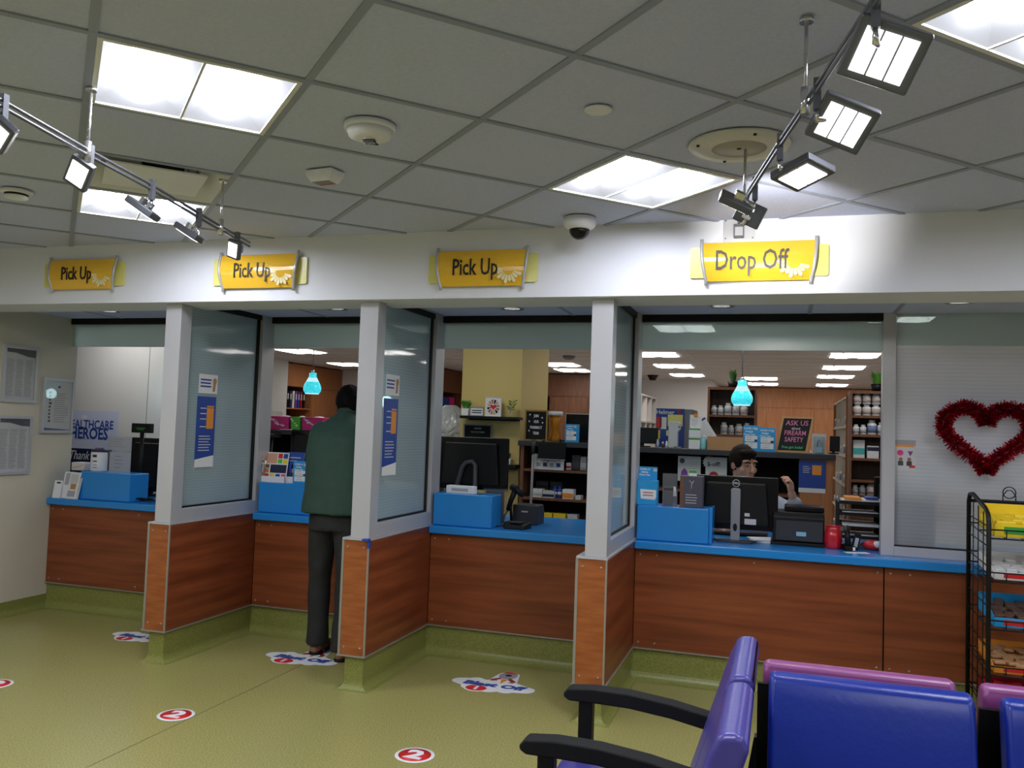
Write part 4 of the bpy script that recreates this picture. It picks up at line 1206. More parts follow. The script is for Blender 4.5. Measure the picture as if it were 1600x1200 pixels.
carton('plain white carton on the third shelf of the mullion bookcase', R0 + .325, YK + .1, rz_[2], .085, .07, .13, 'paper', 'label_grey', 'cartons on the mullion bookcase')
carton('white carton at the end of the third shelf of the mullion bookcase', R0 + .48, YK + .1, rz_[2], .07, .07, .11, 'paper', 'label_grey', 'cartons on the mullion bookcase')
bottles(R0 + .29, R0 + .4, YK + .07, rz_[3], (3,), 'alone on the fourth shelf of the mullion bookcase', 'pill bottles on the mullion bookcase')
bottles(R0 + .03, R0 + .3, YK + .07, rz_[4], (3, 3, 2, 2), 'on the fifth shelf of the mullion bookcase', 'pill bottles on the mullion bookcase')
pl = potted('grass plant in a dark pot on top of the mullion bookcase', 1370, YK + .1, RT + .025, .07, .055, 'leaf', 120, .13, .085, 'black', wid=.006)
pl = potted('dark spiky plant in a dark pot on top of the bookcase behind the pendant', 1144, YK + .1, ZTOP + .025, .06, .05, 'leaf_dark', 90, .13, .05, 'black', wid=.006)
# cubby units standing end on
def cubby(label, x, y0, y1, ztop, rows, cols, face, m='lightgrey', zbase=0.0, d=.28, end='oak'):
    """shelf unit along y at x; face = +1 opens to +x, -1 opens to -x"""
    tt = thing('cubby_unit', label, 'shelving', (x, y0, 0), 0, 'white cubby units')
    xa, xb = (-d, 0) if face > 0 else (0, d)
    L = y1 - y0
    part('back_panel', bx(xa if face > 0 else xb - .012, xa + .012 if face > 0 else xb, 0, L, zbase, ztop), m, tt)
    part('end_panel', bx(xa, xb, -.02, 0, zbase, ztop + .015), end, tt); part('end_panel', bx(xa, xb, L, L + .02, zbase, ztop + .015), end, tt)
    for r in range(rows + 1):
        z = zbase + (ztop - zbase) * r / rows
        part('shelf', bx(xa, xb, 0, L, z - .008, z + .008), m, tt)
    for c_ in range(1, cols):
        part('upright', bx(xa + .013 if face > 0 else xa, xb if face > 0 else xb - .013, L * c_ / cols - .007, L * c_ / cols + .007, zbase, ztop), m, tt)
    return tt
cubx = at_y(1326, 650, YK).x
cubby('white cubby unit of small bottles at the end of the mullion bookcase', cubx - .002, YK + .33, YK + 2.3, RT - .02, 6, 4, -1, mat('cubby_cream', (224, 214, 200), .6), .2, .26)
ch_ = (RT - .02 - .2) / 6
for r in range(1, 6):
    for c_ in range(4):
        yy = YK + .33 + 1.97 * (c_ + .5) / 4
        k = (r + c_) % 4
        dup(PB[k], (cubx + .042, yy - .12, .2 + ch_ * r + .008), 0, 'white bottle in the cubby unit at the end of the mullion bookcase', 'bottles in the cubbies by the mullion')
        dup(PB[(k + 1) % 4], (cubx + .042, yy + .08, .2 + ch_ * r + .008), 0, 'white bottle in the cubby unit at the end of the mullion bookcase', 'bottles in the cubbies by the mullion')
ax = at_y(990, 612, 8.0); lcx = ax.x
zc1 = ax.z
cubby('white cubby unit behind the black monitor on the back counter', lcx, 7.83, 9.55, zc1, 7, 5, 1, mat('cubby_white', (236, 228, 222), .6), .0, .3, 'cubby_white')
chh = zc1 / 7
for r in (5, 6):
    for c_ in range(5):
        yy = 7.75 + 1.8 * (c_ + .5) / 5
        dup(PB[(r + c_) % 4], (lcx - .06, yy - .07, chh * r + .008), 0, 'white bottle in the cubby unit behind the black monitor', 'bottles in the cubbies behind the monitor')
        dup(PB[(r + c_ + 2) % 4], (lcx - .07, yy + .06, chh * r + .008), 0, 'white bottle in the cubby unit behind the black monitor', 'bottles in the cubbies behind the monitor')

# ---- wall cabinets
def cabinet_run(name, label, p0, p1, depth, nrm, m, bays, ztop=ZI - .02):
    """cabinets along p0->p1; bays: list of (fraction width, 'door'|'open')"""
    p0 = Vector((p0[0], p0[1], 0)); p1 = Vector((p1[0], p1[1], 0)); L = (p1 - p0).length
    rz = math.atan2(p1.y - p0.y, p1.x - p0.x)
    tt = thing('storage_cabinet', label, 'cabinet', p0, rz, 'pharmacy wall cabinets')
    part('fascia', bx(0, L, 0, depth, 2.10, ztop), m, tt)
    part('back_panel', bx(0, L, depth - .02, depth, 0, 2.10), 'darkwood', tt)
    x = 0; tot = sum(b[0] for b in bays)
    for fr, kind in bays:
        w = L * fr / tot
        if kind == 'door':
            d = part('door', bx(x + .004, x + w - .004, -.012, .008, .08, 2.09), m, tt)
            part('handle', MB().tube([(x + w - .05, -.03, 1.0), (x + w - .05, -.03, 1.3)], .006, 6).box(x + w - .054, x + w - .046, -.03, -.012, 1.02, 1.03).box(x + w - .054, x + w - .046, -.03, -.012, 1.27, 1.28), 'chrome', d)
            part('carcass', bx(x, x + w, .012, depth - .02, 0, 2.10), m, tt)
        else:
            part('side', bx(x, x + .02, 0, depth - .02, 0, 2.1), m, tt); part('side', bx(x + w - .02, x + w, 0, depth - .02, 0, 2.1), m, tt)
            for z in (.3, .65, 1.0, 1.35, 1.72): part('shelf', bx(x + .02, x + w - .02, .005, depth - .02, z - .02, z), m, tt)
        x += w
    return tt
cabinet_run('wall_cabinet', 'oak wall cabinet with open binder shelves behind the second bay pendant', (-8.25, 12.87), (-8.25, 15.0), .45, 1, 'oak', [(1.0, 'open'), (1.1, 'door')])
cabinet_run('wall_cabinet', 'oak wall cabinet beside the white column', (-7.74, 15.0), (-6.2, 15.0), 1.28, 1, 'oak', [(1, 'door'), (1, 'door')])
cabinet_run('wall_cabinet', 'reddish brown cabinets on the back wall behind the giant pill bottle', (-5.7, 15.0), (-2.9, 15.0), 1.28, 1, 'walnut', [(1.3, 'door'), (.55, 'open'), (.75, 'door'), (.45, 'open')])
cabinet_run('wall_cabinet', 'brown cabinets on the far wall behind the chalkboard', (-1.2, 18.3), (4.2, 18.3), .4, 1, 'oak', [(1, 'door'), (1, 'door'), (1, 'door'), (.9, 'open'), (1, 'door'), (1, 'door')])
cabinet_run('wall_cabinet', 'brown open cabinet of boxes behind the wrapped bundle', (-5.72, 13.4), (-5.72, 14.98), .45, 1, 'walnut', [(1, 'open')])
# binders and boxes on the open oak shelves (x = -8.25, facing +x)
bc = ('navy', 'royal', 'black', 'navy', 'paper', 'purple', 'royal', 'darkred', 'black')
BN = {'navy': 'navy blue', 'royal': 'bright blue', 'black': 'black', 'paper': 'white', 'purple': 'purple', 'darkred': 'dark red'}
for k in range(9):
    yb = 13.0 + .088 * k
    b = thing('ring_binder', BN[bc[k]] + ' ring binder on the oak shelf behind the pendant', 'binder', (-8.44, yb, 1.72), 0, 'binders on the oak shelves')
    part('cover', bx(-.14, .14, -.03, .03, 0, .30), bc[k], b); part('spine_label', bx(.14, .141, -.018, .018, .15, .25), 'paper_dim', b)
for k, (z, ys) in enumerate(((1.35, (13.1, 13.35, 13.65)), (1.0, (13.1, 13.4, 13.65)))):
    for j, yb in enumerate(ys):
        carton(('white', 'orange', 'peach')[j] + ' box on the oak shelf under the binders, ' + ('upper' if k == 0 else 'lower') + ' row', -8.42, yb, z, .24, .2, (.22, .14, .16)[j], ('paper', 'orange', 'skin')[j], None, 'boxes on the oak shelves')
# boxes behind the wrapped bundle
for k, (yb, z, h, m, nm) in enumerate(((13.55, 1.72, .2, 'cardboard', 'brown cardboard'), (14.0, 1.72, .25, 'cardboard', 'brown cardboard'), (14.45, 1.72, .28, 'royal', 'blue'), (14.7, 1.72, .3, 'pink', 'pink'),
                                   (13.6, 1.35, .16, 'paper_dim', 'grey'), (14.0, 1.35, .2, 'cardboard', 'brown cardboard'), (14.5, 1.35, .18, 'cardboard', 'brown cardboard'), (13.9, 1.0, .2, 'cardboard', 'brown cardboard'))):
    carton(nm + ' box in the open cabinet behind the wrapped bundle, ' + {1.72: 'upper shelf', 1.35: 'middle shelf', 1.0: 'lower shelf'}[z], -5.93, yb, z, .24, .28, h, m, None, 'boxes behind the wrapped bundle')
for k, (xb, z, h, m, nm) in enumerate(((-4.2, 1.72, .12, 'paper_dim', 'grey'), (-4.28, 1.35, .25, 'paper', 'white'), (-4.0, 1.0, .2, 'paper_dim', 'light grey'), (-3.1, 1.35, .25, 'lightgrey', 'pale'), (.98, 1.35, .3, 'cardboard', 'brown'))):
    carton(nm + ' box on a ' + ('brown back cabinet shelf behind the giant pill bottle' if xb < 0 else 'far cabinet shelf behind the chalkboard'), xb if xb < 0 else 1.25, 15.15 if xb < 0 else 18.45, z, .3, .2, h, m, None, 'boxes in the back cabinets')
# interior dome camera and vent
p = at_z(1020, 586, ZI)
tt = thing('dome_camera', 'black dome camera on the pharmacy ceiling above the white wall', 'camera', (p.x, min(p.y, 16.1), ZI - .004), 0)
part('housing', MB().lathe([(.05, -.09), (.07, -.05), (.10, 0)], 20), 'black', tt)
p = at_z(889, 556, ZI)
tt = thing('smoke_detector', 'grey smoke detector on the pharmacy ceiling beside the ochre column', 'smoke detector', (p.x, p.y, ZI - .004), 0)
part('body', MB().lathe([(.03, -.05), (.07, -.04), (.09, 0)], 20), 'grey_plastic', tt)

# ================================================================= BACK COUNTERS INSIDE THE PHARMACY
YI = 7.30
def back_counter(label, pxl, pxr, pytop, y, depth, shelves, end_l=None, end_r=None, side_m='walnut'):
    a = at_y(pxl, pytop, y); b = at_y(pxr, pytop, y)
    zt = at_y((pxl + pxr) / 2, pytop, y).z
    tt = thing('back_counter', label, 'counter', ((a.x + b.x) / 2, y, 0), 0, 'pharmacy back counters')
    w = (b.x - a.x) / 2
    part('worktop', bx(-w - .02, w + .02, -.03, depth, zt - .045, zt), 'charcoal', tt, bevel=.004)
    part('side_panel', bx(-w, -w + .03, 0, depth, 0, zt - .045), side_m, tt); part('side_panel', bx(w - .03, w, 0, depth, 0, zt - .045), side_m, tt)
    part('back_panel', bx(-w + .03, w - .03, depth - .02, depth, 0, zt - .045), 'black_matte', tt)
    for py in shelves:
        z = at_y((pxl + pxr) / 2, py, y).z
        part('shelf', bx(-w + .03, w - .03, .005, depth - .02, z - .022, z), side_m, tt)
    return tt, a.x, b.x, zt
# behind the third pick-up bay
tt, ax_, bx_, zt3 = back_counter('walnut shelf counter with black top beside the ochre column', 814, 952, 691, YI, .5, (735, 780, 812))
G3 = 'goods on the shelf counter by the ochre column'
def zsh(py, px=880, y=YI): return at_y(px, py, y).z
def px_x(px, y): return at_y(px, 680, y).x
tt, w_, h_ = frame_px('letter_board', 'gold framed black letter board inviting people to join the team', 'letter board', 821, 855, 640, 690, YI + .12, 'black_matte', .014, mat('gold', (150, 124, 64), .4, metal=.3), z=zt3)
for k, row in enumerate(('JOIN', 'OUR', 'PHARMACY', 'TEAM')):
    text('lettering', row, .034, 'paper', tt, (0.0, -.0065, h_ - .055 - .052 * k), sx=.62, bold=.001)
for (sx_, sz) in ((-.06, .235), (.055, .21), (-.065, .175), (-.065, .09), (.06, .165)):
    part('badge', MB().prism([(sx_ + .009 * (1 if k % 2 == 0 else .55) * math.cos(k * PI / 5), sz + .009 * (1 if k % 2 == 0 else .55) * math.sin(k * PI / 5)) for k in range(10)], -.008, -.0058, 'y'), 'paper', tt)
c = px_x(867, YI + .22)
tt = thing('giant_pill_bottle', 'giant amber pill bottle model with a white lid on the back counter', 'bottle', (c, YI + .22, zt3), 0)
part('body', MB().lathe([(.05, 0), (.055, .02), (.05, .05), (.032, .085), (.03, .10), (.045, .14), (.05, .17), (.05, .235)], 20), 'amber_acrylic', tt)
part('lid', MB().lathe([(.066, .235), (.066, .268), (.06, .272)], 20), 'paper', tt)
def covid_box(label, x, y, z, w=.115, h=.16, d=.07, tall=False, group='blue home test display boxes'):
    tt = thing('test_display_box', label, 'display box', (x, y, z), 0, group)
    part('carton', bx(-w / 2, w / 2, -d / 2, d / 2, 0, h), 'skyblue', tt, bevel=.002)
    if tall:
        part('header_card', bx(-w / 2 - .012, w / 2 - .012, d / 2 - .004, d / 2, h, h * 1.55), 'skyblue', tt)
        hz = h * 1.44; yy = d / 2 - .0045
    else: hz = h * .88; yy = -d / 2 - .0005
    for k, row in enumerate(('COVID-19', 'Antigen', 'Home Test')):
        text('lettering', row, h * .105, 'paper', tt, (-w * .12 - (.012 if tall else 0), yy, hz - k * h * .115), sx=.9, bold=.0006)
    part('badge', bx(w * .22, w * .4, yy - .0008, yy, hz - .012, hz + .008), 'lightgrey', tt)
    if tall:
        part('window_label', MB().prism([(-w * .3, h * .25), (w * .38, h * .22), (w * .46, h * .32), (w * .46, h * .62), (-w * .34, h * .64)], -d / 2 - .001, -d / 2, 'y'), 'paper', tt)
        part('print_lines', lines(MB(), -w * .2, w * .32, h * .34, h * .56, 2, .3, .1, -d / 2 - .0015, -d / 2 - .001), 'darkred', tt)
    else:
        for z0 in (.12, .38):
            part('window_label', bx(-w * .38, w * .38, -d / 2 - .001, -d / 2, h * z0, h * (z0 + .22)), 'paper', tt)
        part('print_lines', lines(MB(), -w * .3, w * .2, h * .14, h * .58, 5, .25, .4, -d / 2 - .0015, -d / 2 - .001), 'lightink', tt)
        part('blue_dot', bx(w * .2, w * .38, -d / 2 - .0016, -d / 2 - .001, h * .38, h * .46), 'navy', tt)
    return tt
covid_box('blue home test box on the counter beside the giant pill bottle', px_x(894, YI + .12), YI + .12, zt3)
# small laptop and easel on the worktop
tt = thing('laptop', 'open black laptop behind the blue test box', 'laptop', (px_x(905, YI + .3), YI + .3, zt3), 0)
part('base', bx(-.15, .15, -.1, .1, 0, .018), 'black', tt)
sc_ = part('screen', bx(-.15, .15, .095, .108, .018, .255), 'black_gloss', tt); part('bezel', bx(-.155, -.15, .092, .11, .018, .26).box(-.155, .155, .092, .11, .255, .262), 'lightgrey', sc_)
x = px_x(862, YI - .06)
tt = thing('document_tray', 'black document tray hanging from the back counter edge', 'tray', (x, YI - .032, zt3 - .155), 0)
part('panel', bx(-.125, .125, -.012, 0, .0, .15), 'black', tt, bevel=.003)
part('hook', bx(-.09, -.07, -.012, .03, .15, .165).box(.07, .09, -.012, .03, .15, .165), 'black', tt)
for s in (-1, 1): part('wire_leg', MB().tube([(s * .02, -.008, 0), (s * .06, -.012, -.06)], .003, 6), 'gunmetal', tt)
part('lip', bx(-.125, .125, -.03, -.012, -.004, .004), 'grey_plastic', tt)
tt = thing('paper_sheet', 'white instruction sheet with small pictures on the shelf edge', 'sheet', (px_x(859, YI - .01), YI - .002, zsh(735) - .0), 0)
part('sheet', bx(-.135, .135, -.004, -.002, .0, .135), 'paper', tt)
for k in range(8):
    cx_ = -.095 + (k % 4) * .06; cz = .10 - (k // 4) * .055
    part('picture_print', bx(cx_ - .018, cx_ + .018, -.0046, -.004, cz - .018, cz + .016), ('lightink', 'navy', 'navy', 'royal', 'lightink', 'navy', 'lightink', 'royal')[k], tt)
rndc = random.Random(5)
def goods_row(px0, px1, py, y, items, where, group):
    """items: list of (width, height, body, band, colour word)"""
    z = at_y((px0 + px1) / 2, py, YI).z
    x = at_y(px0, py, y).x; xe = at_y(px1, py, y).x
    for (w_i, h_i, body, band, word) in items:
        if x + w_i > xe + .02: break
        carton('%s %s' % (word, where), x + w_i / 2, y, z, w_i - .006, .1, h_i, body, band, group)
        x += w_i
goods_row(886, 916, 735, YI + .1, [(.05, .06, 'paper', 'red', 'small white and red carton'), (.075, .13, 'charcoal', 'ink', 'tall dark carton'), (.06, .12, 'grey_plastic', 'lightink', 'grey carton'), (.08, .12, 'paper_dim', 'navy', 'pale carton')], 'on the upper shelf by the ochre column', G3)
goods_row(830, 916, 780, YI + .08, [(.115, .075, 'paper', 'lightgrey', 'white carton'), (.11, .065, 'lightgrey', 'navy', 'grey and navy carton'), (.115, .0, 'paper', None, 'x')][:2], 'on the middle shelf by the ochre column', G3)
z = zsh(780)
for k in range(2):
    tt = thing('lotion_bottle', 'blue lotion bottle with white band on the middle shelf', 'bottle', (px_x(870, YI + .08) + .042 * k, YI + .08, z), 0, 'blue lotion bottles')
    part('body', MB().lathe([(.017, 0), (.019, .01), (.019, .075), (.012, .088)], 12), 'royal', tt); part('band', MB().lathe([(.0194, .03), (.0194, .055)], 12), 'paper', tt); part('cap', MB().lathe([(.012, .088), (.011, .105)], 12), 'royal', tt)
carton('white and orange carton on the middle shelf by the ochre column', px_x(892, YI + .08), YI + .08, z, .10, .1, .085, 'paper', 'orange', G3, band_z=(.1, .6))
carton('small grey carton at the end of the middle shelf by the ochre column', px_x(908, YI + .08), YI + .08, z, .05, .1, .035, 'paper_dim', None, G3)
for r in range(3):
    for k in range(2):
        carton('grey plastic drawer box, ' + ('lowest', 'middle', 'top')[r] + ' in the ' + ('pile by the pole' if k == 0 else 'pile by the lotion bottles'), px_x(852 + 22 * k, YI + .3), YI + .32, z + .045 * r, .115, .16, .043, 'charcoal', 'ink', 'grey drawer boxes on the middle shelf')
z = zsh(812)
for k, (px, wd, m, nm) in enumerate(((846, .10, 'yellow', 'yellow'), (862, .09, 'yellow', 'yellow'), (880, .12, 'yellow', 'bright yellow'), (900, .10, 'lightgrey', 'lilac grey'))):
    carton(nm + ' carton on the bottom shelf by the ochre column' + (', beside the grey one' if k == 2 else ''), px_x(px, YI + .1), YI + .1, z, wd - .01, .1, .045, m, None, G3)
# behind the drop-off bay
tt, ax4, bx4, zt4 = back_counter('long shelf counter with charcoal top behind the drop-off bay', 975, 1302, 704, YI, .5, (), side_m='oak')
p4 = tt
part('end_cupboard', bx(at_y(1250, 750, YI).x - tt.location.x, (bx4 - ax4) / 2 - .03, .0, .45, 0, zt4 - .045), 'oak', tt)
for py in (770, 800): part('shelf', bx(-(bx4 - ax4) / 2 + .03, at_y(1250, 750, YI).x - tt.location.x, .1, .48, at_y(1150, py, YI).z - .022, at_y(1150, py, YI).z), 'walnut', tt)
def on4(px, dy=.15): return px_x(px, YI + dy)
# refrigerator top with notices
fx0 = at_y(1025, 680, 7.95).x; fx1 = at_y(1069, 680, 7.95).x; fz = at_y(1045, 638.5, 7.95).z
tt = thing('medicine_fridge', 'blue fronted medicine refrigerator with notices behind the soap dispenser', 'refrigerator', ((fx0 + fx1) / 2, 7.95, 0), 0)
fw = (fx1 - fx0) / 2
part('cabinet', bx(-fw, fw + .07, 0, .5, 0, fz), 'grey_plastic', tt, bevel=.004)
part('door', bx(-fw, fw - .0, -.03, 0, .1, fz), 'royal', tt)
text('lettering', 'Helmer', .055, 'paper', tt, (-fw * .35, -.0305, fz - .035), bold=.0008)
for (u0, u1, v0, v1, m) in ((.42, .95, .055, .16, 'paleyellow'), (.02, .2, .08, .18, 'red'), (.16, .38, .08, .19, 'paper'), (.38, .6, .2, .25, 'paleyellow'), (.02, .16, .2, .28, 'yellow')):
    part('note', bx(-fw + 2 * fw * u0, -fw + 2 * fw * u1, -.033, -.03, fz - v1, fz - v0), m, tt)
part('magnet', MB().lathe([(.0001, .0), (.02, .0), (.018, .006)], 12, Matrix.Translation((fw * .62, -.03, fz - .03)) @ Matrix.Rotation(PI / 2, 4, 'X')), 'darkred', tt)
# soap dispenser
tt = thing('soap_dispenser', 'white touchless soap dispenser on a stand on the back counter', 'soap dispenser', (on4(1054), YI + .15, zt4), 0)
part('column', MB().prism([(-.05, 0), (.03, 0), (.03, .14), (.05, .16), (.05, .215), (.03, .23), (-.035, .23), (-.05, .215)], -.04, .04, 'y'), 'lightgrey', tt, bevel=.008)
part('tray', bx(.0, .06, -.04, .04, 0, .015), 'grey_plastic', tt)
part('sensor', bx(.036, .046, -.042, -.04, .175, .19), 'black', tt)
carton('stacked white and green glove carton, lower of the two', on4(1086), YI + .15, zt4, .095, .1, .095, 'paper', 'green', 'glove cartons', band_z=(.82, .98))
carton('stacked white and green glove carton, upper of the two', on4(1086), YI + .15, zt4 + .096, .095, .1, .08, 'paper', 'green', 'glove cartons', band_z=(.82, .98))
tt = thing('paper_sheet', 'white page with an orange clip above the glove cartons', 'sheet', (on4(1086), YI + .19, zt4 + .177), 0)
part('page', bx(-.05, .05, -.003, 0, 0, .115), 'paper', tt); part('clip', bx(-.016, .016, -.012, .006, .098, .125), 'orange', tt)
part('print_lines', lines(MB(), -.035, .03, .02, .08, 5, .25, .4, -.0036, -.003), 'lightink', tt)
tt = thing('paper_sheet', 'tilted white form with blue heading beside the walnut bookcase', 'sheet', (on4(1108, .2), YI + .21, zt4 + .075), 0)
RT_ = Matrix.Rotation(math.radians(-33), 4, 'Y')
part('page', MB().box(-.075, .075, -.003, 0, 0, .19, RT_), 'paper', tt); part('heading', MB().box(-.075, .075, -.0038, -.003, .172, .19, RT_), 'royal', tt)
mb = MB()
for k in range(8): mb.box(-.06, .055, -.0036, -.003, .03 + .017 * k, .033 + .017 * k, RT_)
part('print_lines', mb, 'lightink', tt)
part('clip', MB().tube([(0.03, .002, .0), (0.03, .002, -.075)], .004, 6), 'gunmetal', tt)
tt = thing('water_bottle', 'small pale blue water bottle beside the glove cartons', 'bottle', (on4(1100), YI + .13, zt4), 0)
part('body', MB().lathe([(.026, 0), (.028, .01), (.028, .08), (.012, .1)], 14), mat('aqua', (130, 196, 204), .2), tt); part('cap', MB().lathe([(.013, .1), (.012, .118)], 12), 'paper', tt)
tt = thing('cardboard_box', 'open brown cardboard box on the back counter', 'box', (on4(1134), YI + .16, zt4), 0)
cw = (on4(1162) - on4(1107)) / 2
part('front', bx(-cw, cw, -.1, -.096, 0, .112), 'cardboard', tt); part('back', bx(-cw, cw, .096, .1, 0, .112), 'cardboard', tt)
part('side', bx(-cw, -cw + .004, -.096, .096, 0, .112), 'cardboard', tt); part('side', bx(cw - .004, cw, -.096, .096, 0, .112), 'cardboard', tt); part('bottom', bx(-cw, cw, -.096, .096, 0, .004), 'cardboard', tt)
covid_box('blue home test box next to the open cardboard box', on4(1174, .12), YI + .12, zt4 - .0, .13, .215, .08)
covid_box('blue home test box next to the chalkboard', on4(1199, .12), YI + .12, zt4 - .0, .135, .20, .08)
# chalkboard
a = at_y(1213, 704, YI + .1); b = at_y(1268, 645, YI + .1)
cx_ = at_y(1240, 700, YI + .1).x
tt = thing('chalkboard', 'wood framed chalkboard reading Ask us about firearm safety', 'chalkboard', (cx_, YI + .14, zt4), 0)
tt.rotation_euler = (-.16, 0, 0)
sh = .055   # the board leans sideways a little on its easel
def q4(x0, x1, z0, z1): return [(x0 + sh * z0 / .31, z0), (x1 + sh * z0 / .31, z0), (x1 + sh * z1 / .31, z1), (x0 + sh * z1 / .31, z1)]
w2 = .125; hh = .30
part('slate', MB().prism(q4(-w2 + .015 - .02, w2 - .015 - .02, .016, hh - .014), -.006, .004, 'y'), mat('slate', (30, 28, 32), .8), tt)
for q in ((-w2, -w2 + .016, 0, hh), (w2 - .016, w2, 0, hh), (-w2 + .016, w2 - .016, 0, .016), (-w2 + .016, w2 - .016, hh - .014, hh)):
    part('frame_bar', MB().prism(q4(q[0] - .02, q[1] - .02, q[2], q[3]), -.012, .006, 'y'), mat('pine', (190, 150, 96), .6), tt)
mat('chalk_pink', (226, 130, 170), .8); mat('chalk_green', (80, 190, 130), .8); mat('chalk_white', (206, 196, 206), .8)
for row, sz, z, m, sx_ in (('ASK US', .058, .247, 'chalk_pink', .95), ('about', .03, .203, 'chalk_white', 1.0), ('FIREARM', .056, .163, 'chalk_pink', .80), ('SAFETY', .056, .108, 'chalk_pink', .80), ('Free gun locks!', .030, .045, 'chalk_green', .90)):
    text('chalk_lettering', row, sz, m, tt, (sh * z / .31 - .02, -.0065, z), sx=sx_, bold=.0006, shear=.12)
tt = thing('blister_pack', 'clear blister pack holding a pale blue lock beside the chalkboard', 'package', (on4(1280, .1), YI + .12, zt4), 0)
part('card', bx(-.055, .055, 0, .003, 0, .165), 'lightgrey', tt); part('lock', MB().tube([(-.018, -.012, .05), (-.018, -.012, .10), (0, -.012, .125), (.018, -.012, .10), (.018, -.012, .05)], .007, 8).box(-.026, .026, -.022, -.002, .012, .055), mat('pale_blue', (140, 186, 206), .3), tt)
part('bubble', bx(-.045, .045, -.028, 0, .004, .14), 'clear_acrylic', tt, bevel=.006)
tt = thing('monitor', 'black monitor seen from behind at the end of the back counter', 'monitor', (on4(1303, .35), YI + .40, zt4), 0)
part('screen', bx(-.03, .05, -.02, .02, .02, .15), 'black', tt, bevel=.004); part('foot', bx(-.04, .04, -.06, .06, 0, .01).box(-.01, .01, -.01, .01, .01, .03), 'black', tt)
# monitor on the left of the back counter
a = at_y(1008, 668, YI + .12)
tt = thing('monitor', 'small black monitor on the back counter in front of the white cubbies', 'monitor', (a.x - .03, YI + .14, zt4), 0)
part('screen', bx(-.14, .14, -.02, .02, .03, a.z - zt4), 'black', tt, bevel=.004); part('stand', bx(-.02, .02, 0, .02, .008, .04).box(-.07, .07, -.05, .06, 0, .01), 'black', tt)
tt = thing('cable_clip', 'white cable clip hanging in front of the small black monitor', 'cable', (on4(993, .05), YI + .09, zt4), 0)
part('loop', MB().tube([(.012 * math.cos(k * PI / 6), 0, .035 + .018 * math.sin(k * PI / 6)) for k in range(13)], .003, 6).box(-.01, .012, -.004, .004, 0, .018), 'paper', tt)
for k, (px, h_) in enumerate(((1028, .075), (1036, .05), (1042, .06))):
    tt = thing('desk_trinket', ('slim grey bottle', 'brown and white ornament', 'white ornament')[k] + ' beside the soap dispenser', 'ornament', (on4(px, .1), YI + .1, zt4), 0, 'small things by the soap dispenser')
    part('base', MB().lathe([(.010, 0), (.012, h_ * .5), (.007, h_ * .8)], 10), ('lightgrey', 'darkwood', 'paper')[k], tt); part('top', MB().sphere((0, 0, h_ * .85), .009, 8, 6), ('lightgrey', 'paper', 'paper')[k], tt)
# posters under the back counter top
tt = thing('poster', 'pale poster with a purple figure under the back counter top', 'poster', (px_x(1078, YI + .06), YI + .07, at_y(1078, 752, YI + .06).z), 0)
part('sheet', sheet(.19, .21), 'lightgrey', tt); part('figure', MB().prism([(-.07, .02), (-.01, .02), (-.015, .08), (-.04, .11), (-.065, .08)], -.003, -.002, 'y'), 'purple', tt)
part('seal', MB().lathe([(.0001, .0), (.022, 0), (.022, .001)], 16, Matrix.Translation((-.06, -.002, .17)) @ Matrix.Rotation(PI / 2, 4, 'X')), 'ink', tt)
part('print_lines', lines(MB(), .0, .08, .08, .17, 5, .3, .3, -.003, -.002), 'lightink', tt)
tt = thing('poster', 'white starburst poster with a dark red disc under the back counter top', 'poster', (px_x(1120, YI + .06), YI + .07, at_y(1120, 752, YI + .06).z), 0)
part('sheet', sheet(.175, .20), 'lightgrey', tt)
part('starburst', MB().prism([(-.06 + (.055 if k % 2 else .042) * math.cos(2 * PI * k / 28), .155 + (.055 if k % 2 else .042) * math.sin(2 * PI * k / 28)) for k in range(28)], -.004, -.002, 'y'), 'lightgrey', tt)
part('disc', MB().lathe([(.0001, .0), (.04, 0), (.04, .0015)], 20, Matrix.Translation((-.02, -.002, .04)) @ Matrix.Rotation(PI / 2, 4, 'X')), 'darkred', tt)
text('lettering', '$-off!', .05, 'ink', tt, (-.02, -.0045, .14), bold=.001)
xx = px_x(1270, YI)
tt = thing('poster', 'blue pill bottle poster on the oak end of the back counter', 'poster', (xx, YI - .001, at_y(1270, 770, YI).z), 0)
wq = (px_x(1291, YI) - px_x(1249, YI)); hq = at_y(1270, 720, YI).z - at_y(1270, 770, YI).z
part('sheet', sheet(wq, hq), 'royal', tt); part('footer', bx(-wq / 2, wq / 2, -.003, -.0018, 0, hq * .14), 'paper', tt)
part('pill_bottle_print', bx(.0, wq * .34, -.003, -.0018, hq * .56, hq * .86), 'orange', tt); part('print_lines', lines(MB(), -wq * .35, -.01, hq * .6, hq * .84, 4, .3, .3, -.003, -.0018), 'paper_dim', tt)

